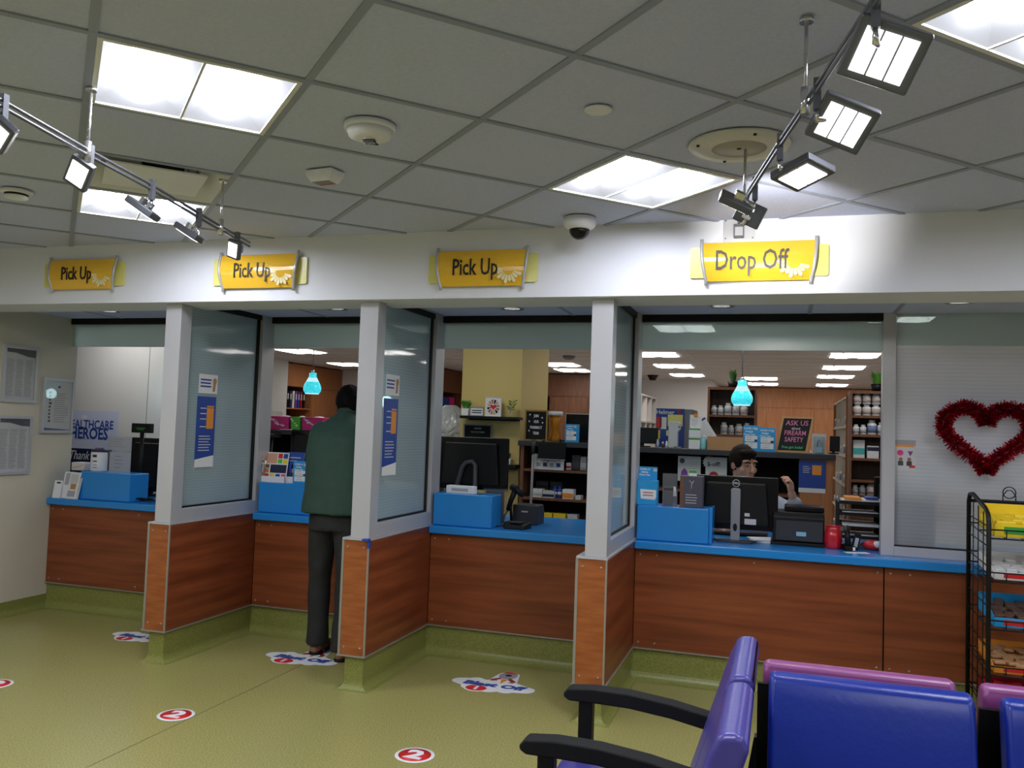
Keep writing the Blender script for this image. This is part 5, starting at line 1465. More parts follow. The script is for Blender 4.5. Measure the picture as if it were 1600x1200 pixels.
# behind the second pick-up bay: black shelf with perforated baskets
tt, ax2, bx2, zt2 = back_counter('black back counter carrying pink and green baskets', 380, 640, 674, YI, .5, (720,), side_m='darkwood')
def basket(label, pxl, pxr, colour, y=YI + .16):
    xa, xb = px_x(pxl, y), px_x(pxr, y)
    tt = thing('storage_basket', label, 'basket', ((xa + xb) / 2, y, zt2), 0, 'perforated storage baskets')
    w = (xb - xa) / 2; h = .125; d = .12
    def wall(nm, pts): part(nm, MB().add(pts, [(0, 1, 2, 3), (7, 6, 5, 4), (0, 4, 5, 1), (1, 5, 6, 2), (2, 6, 7, 3), (3, 7, 4, 0)]), colour, tt)
    k = .92
    wall('front', [(-w * k, -d * k, 0), (w * k, -d * k, 0), (w, -d, h), (-w, -d, h), (-w * k, -d * k + .004, 0), (w * k, -d * k + .004, 0), (w, -d + .004, h), (-w, -d + .004, h)])
    wall('back', [(-w * k, d * k - .004, 0), (w * k, d * k - .004, 0), (w, d - .004, h), (-w, d - .004, h), (-w * k, d * k, 0), (w * k, d * k, 0), (w, d, h), (-w, d, h)])
    for s in (-1, 1):
        wall('side', [(s * w * k, -d * k, 0), (s * w * k, d * k, 0), (s * w, d, h), (s * w, -d, h), (s * (w * k - .004), -d * k, 0), (s * (w * k - .004), d * k, 0), (s * (w - .004), d, h), (s * (w - .004), -d, h)])
    part('bottom', bx(-w * k, w * k, -d * k, d * k, 0, .004), colour, tt)
    part('rim', MB().tube([(-w, -d, h), (w, -d, h), (w, d, h), (-w, d, h), (-w, -d, h)], .006, 6), colour, tt)
    r = random.Random(int(pxl)); mb = MB()
    n = max(4, int(w * 130))
    for q in range(n):
        u = q / n; cx0 = -w * .7 + 1.2 * w * u + r.uniform(-.012, .012); cz0 = h * .85 - h * .6 * u + r.uniform(-.012, .012)
        rr_ = r.uniform(.006, .011); yy = -d * (k + (1 - k) * cz0 / h) - .0008
        mb.lathe([(.0001, 0), (rr_, 0), (rr_, .001)], 8, Matrix.Translation((cx0, yy, cz0)) @ Matrix.Rotation(PI / 2, 4, 'X'))
    part('perforations', mb, 'paper', tt)['kind'] = 'stuff'
    part('contents', MB().sphere((w * .1, 0, h * .9), .05, 10, 6, (min(1.6, w / .07), 1, .6)), 'paper_dim', tt)
basket('lime green basket next to the window jamb on the back counter', 398, 423, 'lime')
basket('pink perforated basket beside the lime basket, below the pendant', 426, 461, 'pink')
basket('lime green basket between the two pink baskets', 463, 478, 'lime')
basket('pink perforated basket next to the man in green', 480, 512, 'pink')
tt = thing('paper_sheet', 'folded white paper lying on the back counter by the baskets', 'sheet', (px_x(446, YI + .0), YI + .01, zt2), 0)
part('page', bx(-.06, .06, -.02, .02, 0, .006), 'paper', tt)
tt = thing('clear_bin', 'clear plastic bin behind the lime basket', 'bin', (px_x(415, YI + .36), YI + .38, zt2), 0)
part('body', bx(-.13, .13, -.08, .08, 0, .19), 'clear_acrylic', tt, bevel=.006); part('label', bx(-.02, .03, -.082, -.08, .12, .16), 'paper', tt)
# wrapped goods left of the ochre column
c = at_y(702, 690, 8.6)
tt = thing('wrapped_bundle', 'clear plastic wrapped bundle on a trolley beside the ochre column', 'bundle', (c.x, 8.6, 0), 0)
part('trolley', bx(-.3, .3, -.2, .2, 0.05, 1.1), 'grey_plastic', tt); part('wheel', bx(-.28, -.22, -.15, -.1, 0, .05).box(.22, .28, -.15, -.1, 0, .05).box(-.28, -.22, .1, .15, 0, .05).box(.22, .28, .1, .15, 0, .05), 'black', tt)
mb = MB(); vs = []; fs = []
for r in range(25):
    for k in range(60):
        a_ = 2 * PI * k / 60; zf = r / 24
        rad = (.36 - .30 * zf ** 3) * (1 + .14 * noise.noise(Vector((math.cos(a_) * 2, math.sin(a_) * 2, zf * 4))) + .09 * noise.noise(Vector((math.cos(a_) * 7, math.sin(a_) * 7, zf * 13))))
        vs.append((math.cos(a_) * rad, math.sin(a_) * rad * .7, 1.1 + zf * .62))
for r in range(24):
    for k in range(60): fs.append((r * 60 + k, r * 60 + (k + 1) % 60, (r + 1) * 60 + (k + 1) % 60, (r + 1) * 60 + k))
fs.append(tuple(range(1440, 1500)))
part('plastic_wrap', MB().add(vs, fs, False), mat('wrap', (158, 164, 164), .2, var=.15, scale=14, bump=.5), tt)

# ================================================================= ON THE COUNTERS
def leaflet(tt, name, w, h, lean, x, y, z, m, mats=()):
    M = Matrix.Translation((x, y, z)) @ Matrix.Rotation(-lean, 4, 'X')
    o = part(name, MB().box(-w / 2, w / 2, -.002, 0, 0, h, M), m, tt)
    for (u0, u1, v0, v1, mm) in mats:
        part('print', MB().box(-w / 2 + w * u0, -w / 2 + w * u1, -.003, -.002, h * v0, h * v1, M), mm, tt)
    return o
def leaf_thing(label, px, y, z, w, h, lean, m, mats, rz=0.0, group='leaflets on the counters'):
    c = at_y(px, 780, y)
    tt = thing('brochure', label, 'brochure', (c.x, y, z), rz, group)
    leaflet(tt, 'cover', w, h, lean, 0, 0, .0, m, mats)
    leaflet(tt, 'pages', w * .98, h * .985, lean, 0, .012, .0, 'paper', ())
    return tt
# --- first bay
y1 = YP + .0
tt = thing('brochure', 'white brochure with a photo panel leaning on the first bay ledge', 'brochure', (at_y(114, 778, 5.285).x, 5.262, ZT), -.12, 'leaflets on the counters')
leaflet(tt, 'cover', .115, .205, .2, 0, 0, 0, 'paper', ((.12, .8, .58, .92, 'paper_dim'), (.25, .75, .36, .56, 'cardboard'), (.1, .8, .08, .3, 'lightink'))); leaflet(tt, 'pages', .11, .2, .2, .012, .01, 0, 'paper')
tt = thing('brochure', 'white brochure with lilac print behind the photo brochure', 'brochure', (at_y(102, 778, 5.285).x, 5.285, ZT), .12, 'leaflets on the counters')
leaflet(tt, 'cover', .09, .205, .22, 0, 0, 0, 'paper', ((.15, .9, .5, .95, 'lightink'),)); leaflet(tt, 'pages', .09, .2, .22, .004, .01, 0, 'paper')
tt = thing('brochure', 'narrow white card leaning low beside the brochures', 'brochure', (at_y(91, 778, 5.28).x, 5.258, ZT), .3, 'leaflets on the counters')
leaflet(tt, 'cover', .06, .135, .22, 0, 0, 0, 'paper', ((.3, .8, .82, .92, 'navy'),)); leaflet(tt, 'pages', .058, .13, .22, .002, .008, 0, 'paper')
c = at_y(154, 733, YP + .12)
tt = thing('wipes_tub', 'white tub of disinfecting wipes with a purple lid on the ledge', 'tub', (c.x, YP + .12, LEDGE), 0)
part('tub', MB().lathe([(.056, 0), (.06, .006), (.06, .14), (.057, .15)], 24), 'paper', tt); part('lid', MB().lathe([(.06, .15), (.06, .165), (.035, .172), (.03, .182), (.0001, .182)], 24), mat('lid_purple', (52, 36, 74), .4), tt)
part('logo_patch', bx(-.006, .03, -.0615, -.058, .11, .13), 'lid_purple', tt); part('print_lines', bx(-.002, .03, -.0612, -.05, .075, .083).box(-.002, .028, -.0612, -.05, .05, .053).box(-.002, .03, -.0612, -.05, .03, .034), 'lid_purple', tt)
tt = thing('tissue_box', 'pale floral tissue box on the ledge beside the wipes tub', 'box', (at_y(127, 735, YP + .1).x, YP + .12, LEDGE), 0)
part('box', bx(-.07, .055, -.05, .05, 0, .062), 'paper_dim', tt, bevel=.004); part('pattern', MB().prism([(-.06, .02), (.0, .035), (.05, .05), (.05, .045), (.0, .028), (-.06, .012)], -.051, -.05, 'y'), 'orange', tt)
# poster on the wall behind
yq = 6.60
a = at_y(92, 640, yq); b = at_y(180, 755, yq); wq = b.x - a.x; hq = a.z - b.z
tt = thing('poster', 'poster reading Healthcare Heroes over a navy thank you panel', 'poster', ((a.x + b.x) / 2, yq, b.z), 0)
part('sheet', sheet(wq, hq), mat('lavender', (198, 204, 228), .6), tt); part('navy_panel', bx(-wq / 2, wq * .42, -.003, -.002, 0, hq * .46), 'navy', tt)
text('lettering', 'HEALTHCARE', .112, 'sticker_blue', tt, (0.02, -.0035, hq * .80), sx=.82, bold=.002)
text('lettering', 'HEROES', .150, 'sticker_blue', tt, (0.02, -.0035, hq * .67), sx=.84, bold=.004)
text('lettering', 'Thank you', .12, 'paper', tt, (.0, -.0038, hq * .36), sx=.8, shear=.3)
text('lettering', 'for', .06, 'paper', tt, (-wq * .33, -.0038, hq * .22), sx=.8)
part('badge', bx(-wq * .1, -wq * .02, -.0028, -.002, hq * .88, hq * .93), 'paper', tt)
for k, (l, r_, t_, b_) in enumerate(((172, 206, 681, 704), (172, 204, 706, 738))):
    a = at_y(l, t_, 6.0); b = at_y(r_, b_, 6.0)
    tt = thing('paper_sheet', ('white form above another form', 'white form with a round seal below another form')[k] + ' on the acrylic screen', 'sheet', ((a.x + b.x) / 2, 6.0, b.z), 0, 'forms behind the first bay')
    part('page', sheet(b.x - a.x, a.z - b.z), 'paper', tt); part('print_lines', lines(MB(), -.06, .05, .02, a.z - b.z - .02, 4, .15, .4, -.003, -.002), 'lightink', tt)
a = at_y(170, 682, 6.01); b = at_y(208, 740, 6.01)
tt = thing('acrylic_screen', 'acrylic screen holding two forms behind the first bay ledge', 'screen', ((a.x + b.x) / 2, 6.003, ZT), 0)
part('sheet', bx(-(b.x - a.x) / 2, (b.x - a.x) / 2, 0, .005, 0, a.z - ZT), 'clear_acrylic', tt); part('foot', bx(-(b.x - a.x) / 2, (b.x - a.x) / 2, -.05, .05, 0, .004), 'clear_acrylic', tt)
def monitor_back(label, pxl, pxr, pyt, pyb, y, style, rz=0.0):
    a = at_y(pxl, pyt, y); b = at_y(pxr, pyb, y)
    tt = thing('monitor', label, 'monitor', ((a.x + b.x) / 2, y, ZT), rz, 'counter monitors')
    w = (b.x - a.x) / 2; z0 = b.z - ZT; z1 = a.z - ZT
    part('screen', bx(-w, w, .0, .03, z0, z1), 'black_gloss', tt, bevel=.006)
    rb = part('rear_bulge', MB().prism([(-w * .8, z0 + .03), (w * .8, z0 + .03), (w * .72, z1 - .04), (-w * .72, z1 - .04)], -.03, .0, 'y'), 'black', tt, bevel=.012)
    if style == 'loop':
        # broad looped stand
        mb = MB().tube([(-.13, -.05, .012), (-.10, -.055, .17), (-.045, -.055, .37), (-.02, -.055, .405), (.03, -.055, .415), (.052, -.055, .39), (.056, -.055, .17), (.058, -.05, .012)], .017, 8, None, True, 1.3)
        part('stand', mb, mat('stand_grey', (70, 71, 74), .45), tt); part('base', bx(-.16, .12, -.09, .08, 0, .012), 'charcoal', tt, bevel=.004)
    elif style == 'column':
        part('stand', MB().prism([(-.028, .0), (.028, .0), (.030, z1 * .80), (.02, z1 * .82), (-.02, z1 * .82), (-.030, z1 * .80)], -.06, -.03, 'y'), mat('brushed', (160, 164, 170), .3, metal=.6), tt, bevel=.004)
        part('cable_hole', MB().lathe([(.0001, 0), (.016, 0), (.016, .002)], 16, Matrix.Translation((.0, -.0605, z1 * .22)) @ Matrix.Rotation(PI / 2, 4, 'X') @ Matrix.Diagonal((.8, 1.5, 1, 1))), 'black', tt)
        part('base', MB().prism([(-.13, -.02), (.13, -.02), (.10, -.13), (-.10, -.13)][::-1], 0, .012), 'charcoal', tt, bevel=.003)
        part('logo_ring', MB().tube([(.0215 * math.cos(2 * PI * k / 28), -.031, z1 * .895 + .0215 * math.sin(2 * PI * k / 28)) for k in range(29)], .0022, 6), 'lightgrey', rb)
        text('logo_lettering', 'DELL', .0165, 'lightgrey', rb, (0, -.0318, z1 * .895), bold=.0006, ext=.001)
        part('sticker', bx(.055, .125, -.0315, -.03, z0 + .04, z0 + .075), 'paper_dim', rb); part('sticker', bx(.055, .085, -.0315, -.03, z0 + .09, z0 + .11), 'paper_dim', rb)
    else:
        part('stand', bx(-.025, .025, .0, .03, .01, z0 + .05), 'black', tt); part('base', bx(-.1, .1, -.08, .08, 0, .012), 'black', tt)
    return tt
monitor_back('black monitor on the first pick-up counter beside the partition', 206, 262, 683, 770, 5.86, 'plain')
c = at_y(233, 680, 5.7)
tt = thing('customer_display', 'black pole display with green characters on the first pick-up counter', 'pole display', (c.x, 5.62, ZT), 0)
zt_ = at_y(233, 662, 5.62).z - ZT
part('base', MB().lathe([(.07, 0), (.065, .012), (.02, .02)], 20), 'black', tt); part('pole', MB().tube([(0, 0, .01), (0, 0, zt_ - .05)], .016, 10), 'black', tt); part('head', bx(-.09, .09, -.02, .025, zt_ - .075, zt_), 'black', tt, bevel=.004)
part('print_lines', bx(-.045, .045, -.0208, -.02, zt_ - .040, zt_ - .034).box(-.03, .03, -.0208, -.02, zt_ - .052, zt_ - .047), 'green', tt)
tt = thing('cable_bundle', 'tangle of black cables on the first pick-up counter', 'cable', (at_y(232, 785, 5.45).x, 5.42, ZT), 0)
mb = MB(); r = random.Random(2)
for k in range(6): mb.tube([(r.uniform(-.06, .06), r.uniform(-.05, .05), .008 + .02 * abs(math.sin(q * 1.3 + k))) for q in range(7)], .005, 6)
part('cables', mb, 'black', tt)['kind'] = 'stuff'
# --- second bay
yL = YP + .10
def holder_px(label, l, r_, t_, b_, y, base, mats, lean=.16, z=LEDGE, foot=True):
    a = at_y(l, t_, y); b = at_y(r_, b_, y); w = b.x - a.x; h = a.z - z
    tt = thing('brochure', label, 'brochure', ((a.x + b.x) / 2, y, z), 0, 'leaflets on the counters')
    leaflet(tt, 'cover', w, h, lean, 0, 0, .002, base, mats); leaflet(tt, 'pages', w * .97, h * .98, lean, 0, .008, .002, 'paper')
    if foot: part('holder', bx(-w / 2 - .01, w / 2 + .01, -.035, -.028, 0, h * .2).box(-w / 2 - .01, w / 2 + .01, -.03, .05, 0, .003), 'paper', tt); 
    return tt
C4 = ('red', 'royal', 'green', 'yellow', 'orange', 'darkred', 'yellow', 'skyblue', 'pink')
tiles = [(.06, .52, .62, .96, 'skin'), (.56, .74, .8, .96, 'red'), (.78, .96, .8, .96, 'royal'), (.56, .74, .63, .77, 'lime'), (.78, .96, .63, .77, 'yellow'), (.06, .22, .46, .58, 'skin_dark'), (.28, .96, .3, .58, 'navy'), (.06, .22, .3, .43, 'orange'),
         (.06, .24, .14, .26, 'red'), (.3, .48, .14, .26, 'yellow'), (.54, .72, .14, .26, 'royal'), (.78, .96, .14, .26, 'pink')]
holder_px('brochure with a grid of coloured squares on the second bay ledge', 412, 446, 706, 760, yL, 'paper', tiles)
holder_px('navy brochure with a portrait in a dark jacket on the second bay ledge', 447, 470, 706, 760, yL + .03, 'sticker_blue', [(.2, .8, .05, .32, 'charcoal'), (.38, .62, .30, .52, 'skin'), (.3, .7, .45, .58, 'hair_brown'), (.44, .56, .12, .3, 'paper'), (.1, .8, .8, .83, 'paper_dim'), (.1, .6, .7, .72, 'paper_dim')])
covid_box('blue home test box on the second bay ledge beside the man', at_y(474, 740, yL).x + .0, yL + .0, LEDGE, .12, .155, .08)
a = at_y(423, 700, 5.75)
tt = thing('customer_display', 'black pole display with green characters on the second pick-up counter', 'pole display', (a.x, 5.75, ZT), 0)
zt_ = at_y(423, 672, 5.75).z - ZT
part('base', MB().lathe([(.07, 0), (.065, .012), (.02, .02)], 20), 'black', tt); part('pole', MB().tube([(0, 0, .01), (0, 0, zt_ - .05)], .016, 10), 'black', tt); part('head', bx(-.09, .07, -.02, .025, zt_ - .055, zt_), 'black', tt, bevel=.004)
part('print_lines', bx(-.05, .035, -.0208, -.02, zt_ - .033, zt_ - .027), 'green', tt)
monitor_back('black monitor on the second pick-up counter behind the man', 455, 520, 671, 728, 5.92, 'plain')
tt = thing('paper_stack', 'papers and folders standing behind the second bay brochures', 'papers', (at_y(428, 720, 6.1).x, 6.1, ZT), 0)
for k in range(4): part('folder', MB().box(-.004, .004, -.1, .1, 0, .34 - .02 * k, Matrix.Translation((-.06 + .05 * k, 0, 0)) @ Matrix.Rotation(.12 * (k - 1.5), 4, 'Y')), ('grey_plastic', 'charcoal', 'lightgrey', 'black')[k], tt)
tt = thing('lever_handle', 'chrome lever latch on the second bay window jamb', 'latch', (-3.556 + .0, YW - .0, 1.16), 0)
tt.location = (-3.56, 5.35, 1.12)
part('plate', bx(.0, .010, -.02, .02, 0, .12), 'chrome', tt, bevel=.003); part('lever', MB().tube([(.01, 0, .08), (.03, 0, .08), (.034, -.01, .03)], .007, 8), 'chrome', tt)
# --- third bay
monitor_back('black monitor with a looped stand on the third pick-up counter', 682, 792, 681, 768, 5.72, 'loop')
a = at_y(695, 757, YP + .07); b = at_y(743, 770, YP + .07)
tt = thing('sign_block', 'white block sign with embossed lettering on the third bay ledge', 'sign', ((a.x + b.x) / 2, YP + .10, LEDGE), -.05)
part('block', bx(-.10, .10, -.03, .03, 0, .05), 'paper', tt, bevel=.004); part('print_lines', bx(-.06, .06, -.0306, -.03, .014, .034), 'lightink', tt)
tt = thing('barcode_scanner', 'black barcode scanner in its stand beside the third bay ledge', 'scanner', (at_y(797, 800, 5.52).x, 5.56, ZT), -.3)
part('stand_foot', MB().lathe([(.055, 0), (.05, .02), (.018, .03)], 18), 'black', tt); part('stand_neck', MB().tube([(0, 0, .02), (-.01, 0, .12), (0, 0, .2)], .009, 8), 'black', tt)
part('grip', MB().tube([(-.03, 0, .10), (-.01, 0, .17), (.02, 0, .235)], [.017, .018, .02], 10), 'black', tt); part('head', MB().tube([(-.01, 0, .26), (.04, 0, .245), (.085, 0, .21)], [.022, .027, .02], 10), 'black', tt)
part('cable', MB().tube([(-.03, 0, .10), (-.05, -.02, .06), (-.03, -.05, .02), (.04, -.08, .006)], .004, 6), 'charcoal', tt)
tt = thing('receipt_printer', 'black receipt printer on the third pick-up counter', 'printer', (at_y(815, 800, 5.62).x + .015, 5.74, ZT), 0)
part('body', MB().prism([(-.09, 0), (.09, 0), (.09, .10), (.06, .135), (-.09, .135)], -.09, .09, 'x'), 'charcoal', tt, bevel=.008); part('paper_slot', bx(-.06, .06, -.05, -.035, .1345, .137), 'black', tt); part('badge', bx(-.025, .02, -.0915, -.09, .085, .094), 'lightgrey', tt)
tt = thing('card_terminal', 'black card terminal lying in front of the receipt printer', 'card terminal', (at_y(806, 820, 5.38).x, 5.42, ZT), -.1)
part('body', MB().prism([(-.07, 0), (.07, 0), (.06, .045), (-.06, .03)], -.075, .075, 'x'), 'black', tt, bevel=.008); part('keypad', bx(-.04, .04, -.05, .02, .040, .046), 'charcoal', tt); part('cable', MB().tube([(-.07, .02, .01), (-.11, .0, .006), (-.15, -.03, .006)], .004, 6), 'black', tt); part('red_tip', bx(-.095, -.08, -.008, .006, .002, .014), 'red', tt)
tt = thing('pole', 'grey telescopic pole leaning on the walnut shelf counter', 'pole', (at_y(829, 770, YI - .04).x, YI - .05, 0), 0)
zt_ = at_y(829, 686, YI - .04).z
part('shaft', MB().tube([(0, 0, 0), (.015, 0, zt_ - .1)], .012, 10), 'grey_plastic', tt); part('grip', MB().tube([(.013, 0, zt_ - .13), (.017, 0, zt_)], .018, 10), 'charcoal', tt)
tt = thing('organiser', 'acrylic organiser with papers behind the third bay ledge', 'organiser', (at_y(768, 765, YP + .27).x, YP + .36, ZT), 0)
part('tray', bx(-.07, .07, -.05, .05, 0, .235), 'clear_acrylic', tt); part('papers', bx(-.06, .055, -.03, .03, .004, .22), 'charcoal', tt)
tt = thing('paper_stack', 'papers hanging beside the looped stand monitor', 'papers', (at_y(684, 740, 5.9).x, 5.9, ZT), 0)
part('folder', bx(-.03, .0, -.1, .1, 0, .30), 'paper_dim', tt); part('folder', bx(.0, .012, -.1, .1, 0, .26), 'charcoal', tt)
# --- drop-off bay
covid_box('tall blue home test display with header card on the drop-off ledge', at_y(1012, 780, yL).x, yL, LEDGE, .125, .15, .075, tall=True)
tt = thing('card_holder', 'clear acrylic card holder on the drop-off ledge', 'card holder', (at_y(1046, 785, yL).x, yL + .01, LEDGE), .15)
part('back', MB().box(-.045, .045, .02, .024, 0, .20, Matrix.Rotation(-.12, 4, 'X')), 'clear_acrylic', tt); part('pocket', bx(-.045, .045, -.03, -.026, 0, .095), 'clear_acrylic', tt); part('pocket_side', bx(-.045, -.042, -.03, .02, 0, .095).box(.042, .045, -.03, .02, 0, .095), 'clear_acrylic', tt); part('bottom', bx(-.045, .045, -.03, .024, 0, .003), 'clear_acrylic', tt)
part('cards', bx(-.04, .02, -.02, .015, .003, .11), 'charcoal', tt); part('white_card', MB().prism([(.02, .06), (.04, .06), (.035, .115), (.022, .12)], -.015, -.011, 'y'), 'paper', tt)
tt = thing('comment_box', 'dark grey and brown comment box with green slip on the drop-off ledge', 'box', (at_y(1081, 790, yL).x, yL, LEDGE), 0)
part('box', bx(-.068, .068, -.05, .05, 0, .19), mat('slate_purple', (72, 70, 84), .6), tt, bevel=.002); part('side_strip', bx(-.069, -.05, -.0512, -.05, 0, .19), 'walnut', tt); part('slip', bx(-.02, .025, -.005, .01, .19, .225), 'paper', tt); part('slip_top', bx(-.02, .025, -.006, -.005, .208, .225), 'green', tt)
part('print_lines', lines(MB(), -.035, .035, .02, .085, 4, .25, .1, -.0508, -.05), 'lightgrey', tt); part('emblem', MB().tube([(-.014, -.0505, .165), (0, -.0505, .15), (.014, -.0505, .165), (.0, -.0505, .14), (.0, -.0505, .115)], .0018, 5), 'lightgrey', tt)
monitor_back('black monitor with a silver column stand on the drop-off counter', 1087, 1215, 741, 832, 5.60, 'column', 0)
tt = thing('keyboard', 'black keyboard lying behind the drop-off monitor', 'keyboard', (-.28, 5.92, ZT), 0)
part('tray', bx(-.21, .21, -.07, .07, 0, .016), 'black', tt, bevel=.004)
for r in range(4): part('key_row', bx(-.2, .2, -.06 + .032 * r, -.034 + .032 * r, .016, .023), 'charcoal', tt)
tt = thing('paper_stack', 'pile of loose white forms beside the drop-off monitor stand', 'papers', (at_y(1197, 845, 5.62).x, 5.66, ZT), .1)
for k in range(5): part('page', MB().box(-.1, .1, -.08, .08, .004 * k, .004 * k + .003, Matrix.Rotation(.12 * k - .2, 4, 'Z')), 'paper', tt)
tt = thing('label_printer', 'black label printer with a pale blue sticker on the drop-off counter', 'printer', (at_y(1247, 852, 5.56).x, 5.68, ZT), 0)
wp = (at_y(1288, 800, 5.56).x - at_y(1207, 800, 5.56).x) / 2
part('body', MB().prism([(-.12, .02), (-.12, .17), (-.10, .20), (.13, .20), (.13, .02)][::-1], -wp, wp, 'x'), 'black', tt, bevel=.008); part('base', bx(-wp - .012, wp, -.14, .14, 0, .02), 'black', tt, bevel=.004)
part('lid', bx(-wp * .55, wp, -.06, .13, .20, .235), 'black_gloss', tt, bevel=.008); part('front_panel', bx(-wp + .02, wp - .01, -.124, -.12, .03, .15), 'charcoal', tt); part('sticker', bx(-.012, .045, -.1265, -.124, .06, .085), 'pale_blue', tt)
tt = thing('red_jar', 'glossy red ceramic jar on the drop-off counter', 'jar', (at_y(1302, 856, 5.53).x, 5.56, ZT), 0)
part('jar', MB().lathe([(.044, 0), (.05, .01), (.053, .05), (.050, .09), (.040, .118), (.042, .135), (.036, .135), (.034, .12)], 24), mat('red_glaze', (196, 22, 40), .1, coat=.5), tt); part('rim', MB().lathe([(.036, .134), (.043, .134), (.043, .139), (.036, .139)], 24), 'red_glaze', tt)
tt = thing('letter_tray', 'black letter tray tower of papers beside the red jar', 'letter tray', (at_y(1343, 860, 5.80).x, 5.85, ZT), 0)
for z in (.05, .12, .19, .26):
    part('tray', bx(-.13, .13, -.14, .14, z, z + .006).box(-.13, .13, -.142, -.138, z, z + .02), 'black', tt); part('papers', bx(-.11, .10, -.15 if z == .12 else -.12, .12, z + .007, z + .022), ('paper', 'paper_dim', 'paper', 'lightgrey')[int(z / .07)], tt)
for s in (-1, 1): part('side', bx(s * .13 - .004, s * .13 + .004, -.14, .14, 0, .27), 'black', tt)
part('top_papers', bx(-.09, .0, -.1, .1, .2665, .30), 'orange', tt); part('top_pads', bx(.01, .12, -.1, .1, .2665, .29), 'paper', tt); part('blue_pad', bx(.03, .1, -.105, .05, .29, .305), 'royal', tt)
monitor_back('black monitor edge beside the window mullion on the drop-off counter', 1366, 1410, 745, 838, 5.92, 'plain')
tt = thing('phone_handset', 'black phone handset standing beside the red jar', 'phone', (at_y(1325, 862, 5.5).x, 5.52, ZT), .2)
part('cradle', bx(-.03, .03, -.06, .06, 0, .03), 'black', tt, bevel=.005); part('handset', MB().tube([(-.01, -.04, .03), (-.012, -.03, .09), (-.01, .0, .14)], .017, 8), 'black', tt); part('label', bx(.012, .026, -.0615, -.06, .005, .025), 'paper', tt)
tt = thing('stamp', 'dark stamp with a white label leaning beside the letter tray', 'stamp', (at_y(1336, 860, 5.5).x, 5.55, ZT), 0)
part('body', MB().box(-.018, .018, -.015, .015, 0, .10, Matrix.Rotation(.2, 4, 'Y')), 'black', tt, bevel=.003); part('label', MB().box(-.01, .01, -.0165, -.015, .02, .075, Matrix.Rotation(.2, 4, 'Y')), 'lightgrey', tt)
tt = thing('red_pouch', 'red and white pouch of sweets by the window mullion', 'bag', (at_y(1364, 862, 5.58).x, 5.60, ZT), -.2)
part('pouch', MB().sphere((0, 0, .03), .05, 14, 8, (1.3, .8, .6)), 'red', tt); part('white_front', MB().sphere((.03, -.02, .038), .03, 12, 8, (1.0, .8, .7)), 'paper', tt)
tt = thing('paper_sheet', 'white slip lying on the blue counter before the letter tray', 'sheet', (at_y(1340, 870, 5.36).x, 5.42, ZT), .35)
part('page', bx(-.07, .07, -.03, .03, 0, .001), 'paper', tt)
# --- behind and on the frosted window
a = at_y(1398, 687, YW); b = at_y(1431, 734, YW)
tt = thing('poster', 'small leaflet with children and purple shapes on the frosted window', 'poster', ((a.x + b.x) / 2, YW + .014, b.z), 0)
wq, hq = b.x - a.x, a.z - b.z
part('sheet', sheet(wq, hq), 'paper_dim', tt); part('heading', bx(-wq / 2, wq / 2, -.003, -.002, hq * .82, hq), 'sticker_grey', tt); part('heading_words', bx(-wq * .42, wq * .42, -.0036, -.003, hq * .76, hq * .84), 'orange', tt)
part('pink_shape', MB().lathe([(.0001, 0), (.017, 0), (.017, .001)], 12, Matrix.Translation((-wq * .22, -.002, hq * .56)) @ Matrix.Rotation(PI / 2, 4, 'X')), 'pink', tt); part('purple_shape', MB().prism([(wq * .12, hq * .62), (wq * .38, hq * .62), (wq * .25, hq * .44)], -.003, -.002, 'y'), 'purple', tt)
for s in (-1, 1):
    part('child_print', bx(s * wq * .2 - .014, s * wq * .2 + .014, -.003, -.002, hq * .12, hq * .28), 'ink', tt); part('child_face', MB().lathe([(.0001, 0), (.011, 0), (.011, .001)], 10, Matrix.Translation((s * wq * .2, -.002, hq * .34)) @ Matrix.Rotation(PI / 2, 4, 'X')), 'skin_dark', tt)
part('red_tag', bx(wq * .2, wq * .48, -.003, -.002, hq * .05, hq * .14), 'red', tt)
for k, (l, r_, t_, b_) in enumerate(((1437, 1464, 680, 696), (1432, 1500, 700, 756))):
    a = at_y(l, t_, YW + .03); b = at_y(r_, b_, YW + .03)
    tt = thing('paper_sheet', ('small white slip', 'large pale sheet')[k] + ' taped behind the frosted window', 'sheet', ((a.x + b.x) / 2, YW + .029, b.z), 0, 'papers behind the frosted window')
    part('page', sheet(b.x - a.x, a.z - b.z), 'paper', tt)
a = at_y(1394, 755, YW + .1); b = at_y(1458, 850, YW + .1)
tt = thing('monitor', 'dark blue monitor back pressed behind the frosted window', 'monitor', ((a.x + b.x) / 2, YW + .09, ZT), 0)
part('screen', bx(-(b.x - a.x) / 2, (b.x - a.x) / 2, 0, .03, .03, a.z - ZT), mat('deep_navy', (10, 18, 40), .5), tt); part('foot', bx(-.08, .08, -.01, .1, 0, .01).box(-.02, .02, .01, .03, .01, .04), 'black', tt)

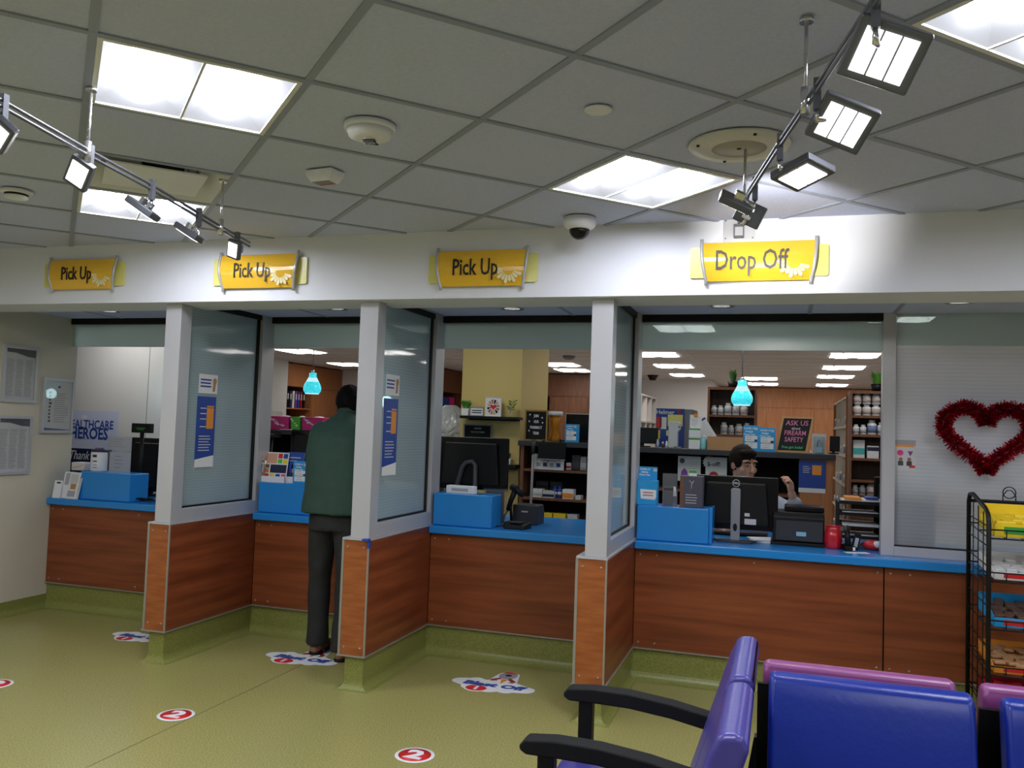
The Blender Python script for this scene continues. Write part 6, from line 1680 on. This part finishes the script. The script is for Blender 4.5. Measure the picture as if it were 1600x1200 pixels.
# ================================================================= PEOPLE
def blob(name, mb, voxel, material, parent, smooth=6, sub=0):
    """fuse overlapping closed pieces into one continuous surface"""
    o = bpy.data.objects.new(name, mb.mesh(name)); TMP.collection.objects.link(o)
    r = o.modifiers.new('remesh', 'REMESH'); r.mode = 'VOXEL'; r.voxel_size = voxel; r.use_smooth_shade = True
    s = o.modifiers.new('smooth', 'SMOOTH'); s.factor = .5; s.iterations = smooth
    TMP.view_layers[0].update(); dg = TMP.view_layers[0].depsgraph
    me = bpy.data.meshes.new_from_object(o.evaluated_get(dg))
    old = o.data; o.modifiers.clear(); o.data = me; bpy.data.meshes.remove(old)
    me.materials.clear(); me.materials.append(MATS[material])
    me.polygons.foreach_set('use_smooth', [True] * len(me.polygons))
    TMP.collection.objects.unlink(o); C.objects.link(o)
    o.parent = parent
    return o
def ruffle(o, fn):
    nr = [v.normal.copy() for v in o.data.vertices]
    co = []
    for v, n in zip(o.data.vertices, nr): co.extend(v.co + n * fn(v.co))
    o.data.vertices.foreach_set('co', co); o.data.update()
def limb(mb, pts, rs, seg=14):
    """tapered limb with rounded joints"""
    mb.tube(pts, rs, seg)
    for p, r in zip(pts, rs): mb.sphere(p, r, seg, 8)
def loft(mb, rings, seg=28):
    vs = []; fs = []
    for (cx, cy, z, rx, ry) in rings:
        for k in range(seg):
            a = 2 * PI * k / seg
            vs.append((cx + rx * math.copysign(abs(math.cos(a)) ** .85, math.cos(a)), cy + ry * math.copysign(abs(math.sin(a)) ** .85, math.sin(a)), z))
    n = len(rings)
    for r in range(n - 1):
        for k in range(seg): fs.append((r * seg + k, r * seg + (k + 1) % seg, (r + 1) * seg + (k + 1) % seg, (r + 1) * seg + k))
    fs.append(tuple(range(seg))[::-1]); fs.append(tuple((n - 1) * seg + k for k in range(seg)))
    mb.add(vs, fs, True)
def hand(mb, wrist, fdir, pnorm, thumb, curl, sc=1.0):
    """fdir: along the fingers; pnorm: the way the palm faces; thumb: +1/-1 side"""
    x = Vector(fdir).normalized(); z = Vector(pnorm); z = (z - x * z.dot(x)).normalized(); y = z.cross(x) * thumb
    M = Matrix((x, y, z)).transposed().to_4x4(); M = Matrix.Translation(wrist) @ M @ Matrix.Scale(sc, 4)
    def T(p): return M @ Vector(p)
    mb.sphere((0, 0, 0), .03, 12, 8, (1.0, 1.0, .75), M)
    mb.sphere((.048, 0, 0), .045, 12, 8, (1.05, .92, .36), M)
    mb.sphere((.03, .026, .006), .022, 10, 6, (1.3, .8, .8), M)
    for k, (yy, L) in enumerate(((.030, .072), (.010, .082), (-.011, .076), (-.031, .060))):
        p = Vector((.085 - abs(k - 1) * .004, yy, 0)); a = 0.0; pts = [T(p)]
        for j, (f, c) in enumerate(((.45, .9), (.32, 1.2), (.23, .8))):
            a += curl * c * (1 + .08 * k)
            p = p + Vector((math.cos(a), 0, math.sin(a))) * (L * f); pts.append(T(p))
        limb(mb, pts, [.0095 * sc, .009 * sc, .0082 * sc, .007 * sc], 8)
    pts = [T((.025, .034, .004)), T((.052, .058, .014)), T((.078, .060, .028 + .01 * curl))]
    limb(mb, pts, [.0125 * sc, .0105 * sc, .0085 * sc], 8)

# ---- the man at the second pick-up bay, seen from behind, leaning on the counter
RO = Vector((-2.74, 4.98, 0))
man = thing('person', 'person in a dark green shirt and black trousers leaning on the second pick-up counter', 'person', RO, 0)
def rel(p): return tuple(Vector(p) - RO)
mb = MB()
hc_ = Vector((-2.862, 5.335, 1.625)) - RO
limb(mb, [rel((-2.74, 4.98, .95)), rel((-2.785, 5.07, 1.2)), rel((-2.835, 5.17, 1.42))], [.09, .095, .08])
limb(mb, [rel((-2.84, 5.23, 1.45)), rel((-2.855, 5.28, 1.555)), tuple(hc_ - Vector((0, .01, .04)))], [.05, .052, .055])
mb.sphere(tuple(hc_), .1, 20, 14, (.80, .98, 1.12)); mb.sphere(tuple(hc_ + Vector((0, .035, -.05))), .07, 16, 10, (.85, .9, 1.0))
mb.sphere(tuple(hc_ + Vector((0, .10, -.012))), .016, 10, 8, (.8, 1.1, 1.3))
for s in (-1, 1): mb.sphere(tuple(hc_ + Vector((s * .082, .0, -.01))), .028, 10, 8, (.4, .75, 1.1))
for s, sh_, el, wr in ((-1, (-3.0, 5.18, 1.43), (-3.055, 5.35, 1.17), (-2.905, 5.57, .905)), (1, (-2.69, 5.18, 1.43), (-2.60, 5.35, 1.15), (-2.70, 5.57, .895))):
    limb(mb, [rel((-2.835, 5.17, 1.42)), rel(sh_), rel(el), rel(wr)], [.07, .055, .042, .029])
    hand(mb, rel(wr), (.25 * -s, .9, -.15), (0, 0, -1), -s, .18)
for hp_, kn, an, he, to in (((-2.835, 4.985, .9), (-2.848, 5.0, .48), (-2.838, 4.985, .085), (-2.838, 4.96, .035), (-2.85, 5.16, .03)), ((-2.645, 4.98, .9), (-2.632, 4.965, .48), (-2.615, 4.905, .085), (-2.615, 4.88, .035), (-2.60, 5.08, .03))):
    limb(mb, [rel((-2.74, 4.98, .95)), rel(hp_), rel(kn), rel(an)], [.085, .075, .055, .038])
    limb(mb, [rel(an), rel(he), rel(((he[0] + to[0]) / 2, (he[1] + to[1]) / 2, .045)), rel(to)], [.036, .034, .038, .030])
blob('body', mb, .008, 'skin_dark', man)
mb = MB()
loft(mb, [tuple(rel((x, y, z))) + (rx, ry) for x, y, z, rx, ry in ((-2.742, 4.985, .905, .242, .150), (-2.745, 4.99, .93, .238, .150), (-2.755, 5.015, 1.02, .232, .150), (-2.785, 5.06, 1.15, .224, .150), (-2.815, 5.115, 1.29, .224, .152), (-2.835, 5.165, 1.40, .218, .146),
      (-2.845, 5.2, 1.46, .18, .125), (-2.85, 5.235, 1.51, .115, .095), (-2.856, 5.27, 1.55, .068, .070), (-2.858, 5.285, 1.575, .062, .064))])
for sh_, el, wr in (((-2.985, 5.185, 1.405), (-3.065, 5.35, 1.165), (-2.90, 5.52, .955)), ((-2.70, 5.185, 1.405), (-2.59, 5.35, 1.145), (-2.675, 5.49, .955))):
    limb(mb, [rel(sh_), rel(el), rel(wr)], [.092, .075, .052])
shirt = blob('shirt', mb, .010, 'shirt_green', man, 8)
ruffle(shirt, lambda c: noise.noise(Vector((c.x * 7, c.y * 7, c.z * 3.2))) * .010 + noise.noise(Vector((c.x * 20 + c.z * 8, c.y * 9, c.z * 9))) * .004)      # soft folds in the cloth
part('collar', MB().lathe([(.066, 0), (.07, .012), (.064, .032), (.058, .03)], 24, Matrix.Translation(rel((-2.858, 5.283, 1.552))) @ Matrix.Rotation(-.35, 4, 'X')), 'shirt_green', man)
mb = MB()
loft(mb, [tuple(rel((x, y, z))) + (rx, ry) for x, y, z, rx, ry in ((-2.74, 4.98, .80, .185, .12), (-2.74, 4.985, .88, .185, .12), (-2.745, 5.0, 1.0, .15, .10))])
for pts in (((-2.828, 4.982, .86), (-2.838, 4.985, .70), (-2.845, 4.995, .48), (-2.842, 4.99, .28), (-2.838, 4.982, .06)), ((-2.652, 4.98, .86), (-2.64, 4.975, .70), (-2.63, 4.962, .48), (-2.622, 4.935, .28), (-2.614, 4.90, .055))):
    mb.tube([rel(p) for p in pts], [.098, .088, .074, .070, .074], 18)
tr = blob('trousers', mb, .010, 'trousers', man, 5)
ruffle(tr, lambda c: noise.noise(Vector((c.x * 12, c.y * 12, c.z * 7))) * .008)
mb = MB()
mb.sphere(tuple(hc_ + Vector((0, -.012, .022))), .108, 24, 16, (.84, .98, 1.08)); mb.sphere(tuple(hc_ + Vector((-.0, -.055, -.045))), .07, 16, 10, (1.02, .66, .8))
for k in range(26):
    a = 2.4 * k; zz = .02 + .085 * (k / 26)
    mb.sphere(tuple(hc_ + Vector((.075 * math.cos(a) * (1 - k / 45), -.01 + .085 * math.sin(a) * (1 - k / 45), zz))), .026, 8, 6)
mb2 = MB()
hair = blob('hair', mb, .008, 'hair_black', man, 3)
ruffle(hair, lambda c: noise.noise(c * 38) * .006)
for he, to in (((-2.838, 4.95), (-2.85, 5.17)), ((-2.615, 4.87), (-2.60, 5.09))):
    d = (Vector(to) - Vector(he)); L = d.length
    M = Matrix.Translation(rel((he[0], he[1], 0))) @ Matrix.Rotation(math.atan2(d.y, d.x) - PI / 2, 4, 'Z')
    sole = [(.038 * math.cos(PI + k * PI / 8), .01 + .035 * math.sin(PI + k * PI / 8)) for k in range(9)] + [(.045 * math.cos(k * PI / 8), L - .01 + .04 * math.sin(k * PI / 8)) for k in range(9)]
    sd = part('sandal', MB().prism(sole, 0.001, .016, 'z', M), 'black_matte', man)
    st = MB()
    for y_ in (.05, L * .62): st.tube([M @ Vector((-.040, y_, .01)), M @ Vector((-.040, y_, .05)), M @ Vector((0, y_ + .01, .085 if y_ > .06 else .075)), M @ Vector((.040, y_, .05)), M @ Vector((.040, y_, .01))], .007, 6)
    part('sandal_strap', st, 'darkwood', sd)

# ---- the pharmacist seated behind the drop-off monitor
YH = 6.32
HC = at_y(1162, 726, YH)
ph = thing('person', 'person with short dark hair in a grey shirt seated behind the drop-off monitor', 'person', (HC.x, YH, 0), 0)
PO = Vector((HC.x, YH, 0))
def relp(p): return tuple(Vector(p) - PO)
h0 = Vector((0, 0, HC.z))
fd = Vector((.62, -.78, -.12)).normalized()       # where the face points
rt = fd.cross(Vector((0, 0, 1))).normalized(); upv = rt.cross(fd)
FM = Matrix((rt, fd, upv)).transposed().to_4x4(); FM = Matrix.Translation(h0) @ FM   # local: x right of the face, y forward, z up
mb = MB()
mb.sphere((0, -.012, .02), .1, 24, 16, (.78, .98, 1.05), FM)          # skull
mb.sphere((0, .025, -.045), .072, 20, 12, (.86, .95, 1.05), FM)       # face
mb.sphere((0, .045, -.098), .036, 14, 10, (1.05, .9, .8), FM)         # chin
mb.tube([FM @ Vector((0, .088, .018)), FM @ Vector((0, .106, -.015)), FM @ Vector((0, .112, -.034))], [.009, .012, .015], 10)   # nose
mb.sphere((0, .108, -.036), .015, 10, 8, (1.25, .8, .8), FM)
for s in (-1, 1):
    mb.sphere((s * .034, .072, .032), .026, 12, 8, (1.2, .6, .42), FM)  # brow ridge
    mb.sphere((s * .045, .058, -.03), .026, 12, 8, (1, .8, .9), FM)     # cheek
    mb.sphere((s * .080, -.012, -.008), .028, 10, 8, (.38, .72, 1.1), FM)
mb.sphere((0, .088, -.07), .018, 12, 8, (1.35, .5, .5), FM)             # mouth
nk = Vector((0, .035, HC.z - .20)); ch = Vector((0.0, .06, HC.z - .30)); pe = Vector((0, .12, .62))
limb(mb, [tuple(FM @ Vector((0, -.03, -.05))), tuple(nk), tuple(ch)], [.056, .056, .07])
limb(mb, [tuple(ch - Vector((0, 0, .08))), (0, .09, .85), tuple(pe)], [.10, .115, .12])
shL = Vector((.185, .05, HC.z - .275)); shR = Vector((-.185, .05, HC.z - .275))
el = at_y(1247, 806, YH - .10) - PO; wrs = at_y(1237, 772, YH - .14) - PO
elr = Vector((-.30, -.08, .97)); wrr = at_y(1124, 826, 5.98) - PO
limb(mb, [tuple(ch), tuple(shL), tuple(el), tuple(wrs)], [.09, .055, .042, .028]); limb(mb, [tuple(ch), tuple(shR), tuple(elr), tuple(wrr)], [.09, .055, .042, .028])
hand(mb, tuple(wrs), (-.05, -.15, 1), (-1, -.25, .1), 1, .62)
hand(mb, tuple(wrr), (1, -.10, -.06), (0, 0, -1), 1, .35)
for s in (-1, 1):
    limb(mb, [tuple(pe), (s * .11, .10, .60), (s * .13, -.26, .56), (s * .12, -.22, .09)], [.12, .085, .06, .04]); limb(mb, [(s * .12, -.22, .09), (s * .12, -.22, .04), (s * .12, -.36, .035)], [.04, .036, .03])
blob('body', mb, .0055, 'skin', ph, 3)
mb = MB()
loft(mb, [(0, .12, .60, .19, .13), (0, .11, .75, .19, .13), (0, .09, .92, .20, .13), (0, .06, HC.z - .36, .215, .125), (0, .05, HC.z - .27, .20, .10), (0, .045, HC.z - .215, .09, .075), (0, .042, HC.z - .185, .068, .068)])
ca = el.lerp(wrs, .55); cb = elr.lerp(wrr, .80)
limb(mb, [tuple(shL), tuple(el), tuple(ca)], [.085, .066, .055]); limb(mb, [tuple(shR), tuple(elr), tuple(cb)], [.085, .066, .045])
blob('shirt', mb, .014, 'shirt_grey', ph, 5)
mb = MB()
for s in (-1, 1): mb.tube([(s * .10, .11, .60), (s * .13, -.24, .57), (s * .125, -.26, .52), (s * .12, -.22, .08)], [.105, .085, .08, .065], 16)
mb.sphere((0, .12, .60), .15, 16, 10, (1.2, .8, .7))
blob('trousers', mb, .016, 'trousers', ph, 5)
for s in (-1, 1): part('shoe', MB().prism([(-.20, 0), (-.40, 0), (-.40, .03), (-.32, .07), (-.20, .085)], s * .12 - .042, s * .12 + .042, 'x'), 'black', ph, bevel=.012)
mb = MB()
mb.sphere((0, -.022, .035), .107, 24, 16, (.83, .98, 1.03), FM); mb.sphere((0, -.07, -.03), .06, 14, 10, (1.1, .6, 1), FM)
mb.sphere((0, .042, .088), .055, 16, 10, (1.25, .8, .55), FM)
for s in (-1, 1): mb.sphere((s * .068, .0, .045), .03, 10, 8, (.55, 1.0, 1.1), FM); 
hair = blob('hair', mb, .007, 'hair_brown', ph, 3)
ruffle(hair, lambda c: noise.noise(c * 45) * .003)
for s in (-1, 1):
    e = part('eye', MB().sphere((s * .033, .0855, .008), .0105, 12, 8, (1.15, .7, .55), FM), 'lightgrey', ph)
    part('iris', MB().sphere((s * .034, .0918, .007), .0062, 10, 6, (1, .4, .9), FM), 'hair_brown', e)
    part('eyebrow', MB().tube([FM @ Vector((s * .014, .096, .026)), FM @ Vector((s * .034, .093, .033)), FM @ Vector((s * .054, .080, .027))], [.004, .005, .003], 8), 'hair_brown', ph)
part('lips', MB().sphere((0, .0965, -.07), .014, 12, 8, (1.5, .35, .4), FM), mat('lips', (176, 104, 96), .5), ph)
tt = thing('stool', 'black work stool under the pharmacist', 'stool', tuple(PO + Vector((0, .12, 0))), 0)
part('seat', MB().lathe([(.0001, .46), (.19, .46), (.2, .48), (.19, .505), (.0001, .51)], 24), 'black', tt); part('post', MB().tube([(0, 0, .06), (0, 0, .46)], .025, 12), 'gunmetal', tt)
for k in range(5): part('foot', MB().tube([(0, 0, .07), (.26 * math.cos(k * 1.257), .26 * math.sin(k * 1.257), .02)], .02, 8), 'black', tt)

# the prototypes of the bottles were only copied from
for b in PB:
    for ch in list(b.children): bpy.data.objects.remove(ch)
    bpy.data.objects.remove(b)
bpy.data.scenes.remove(TMP)
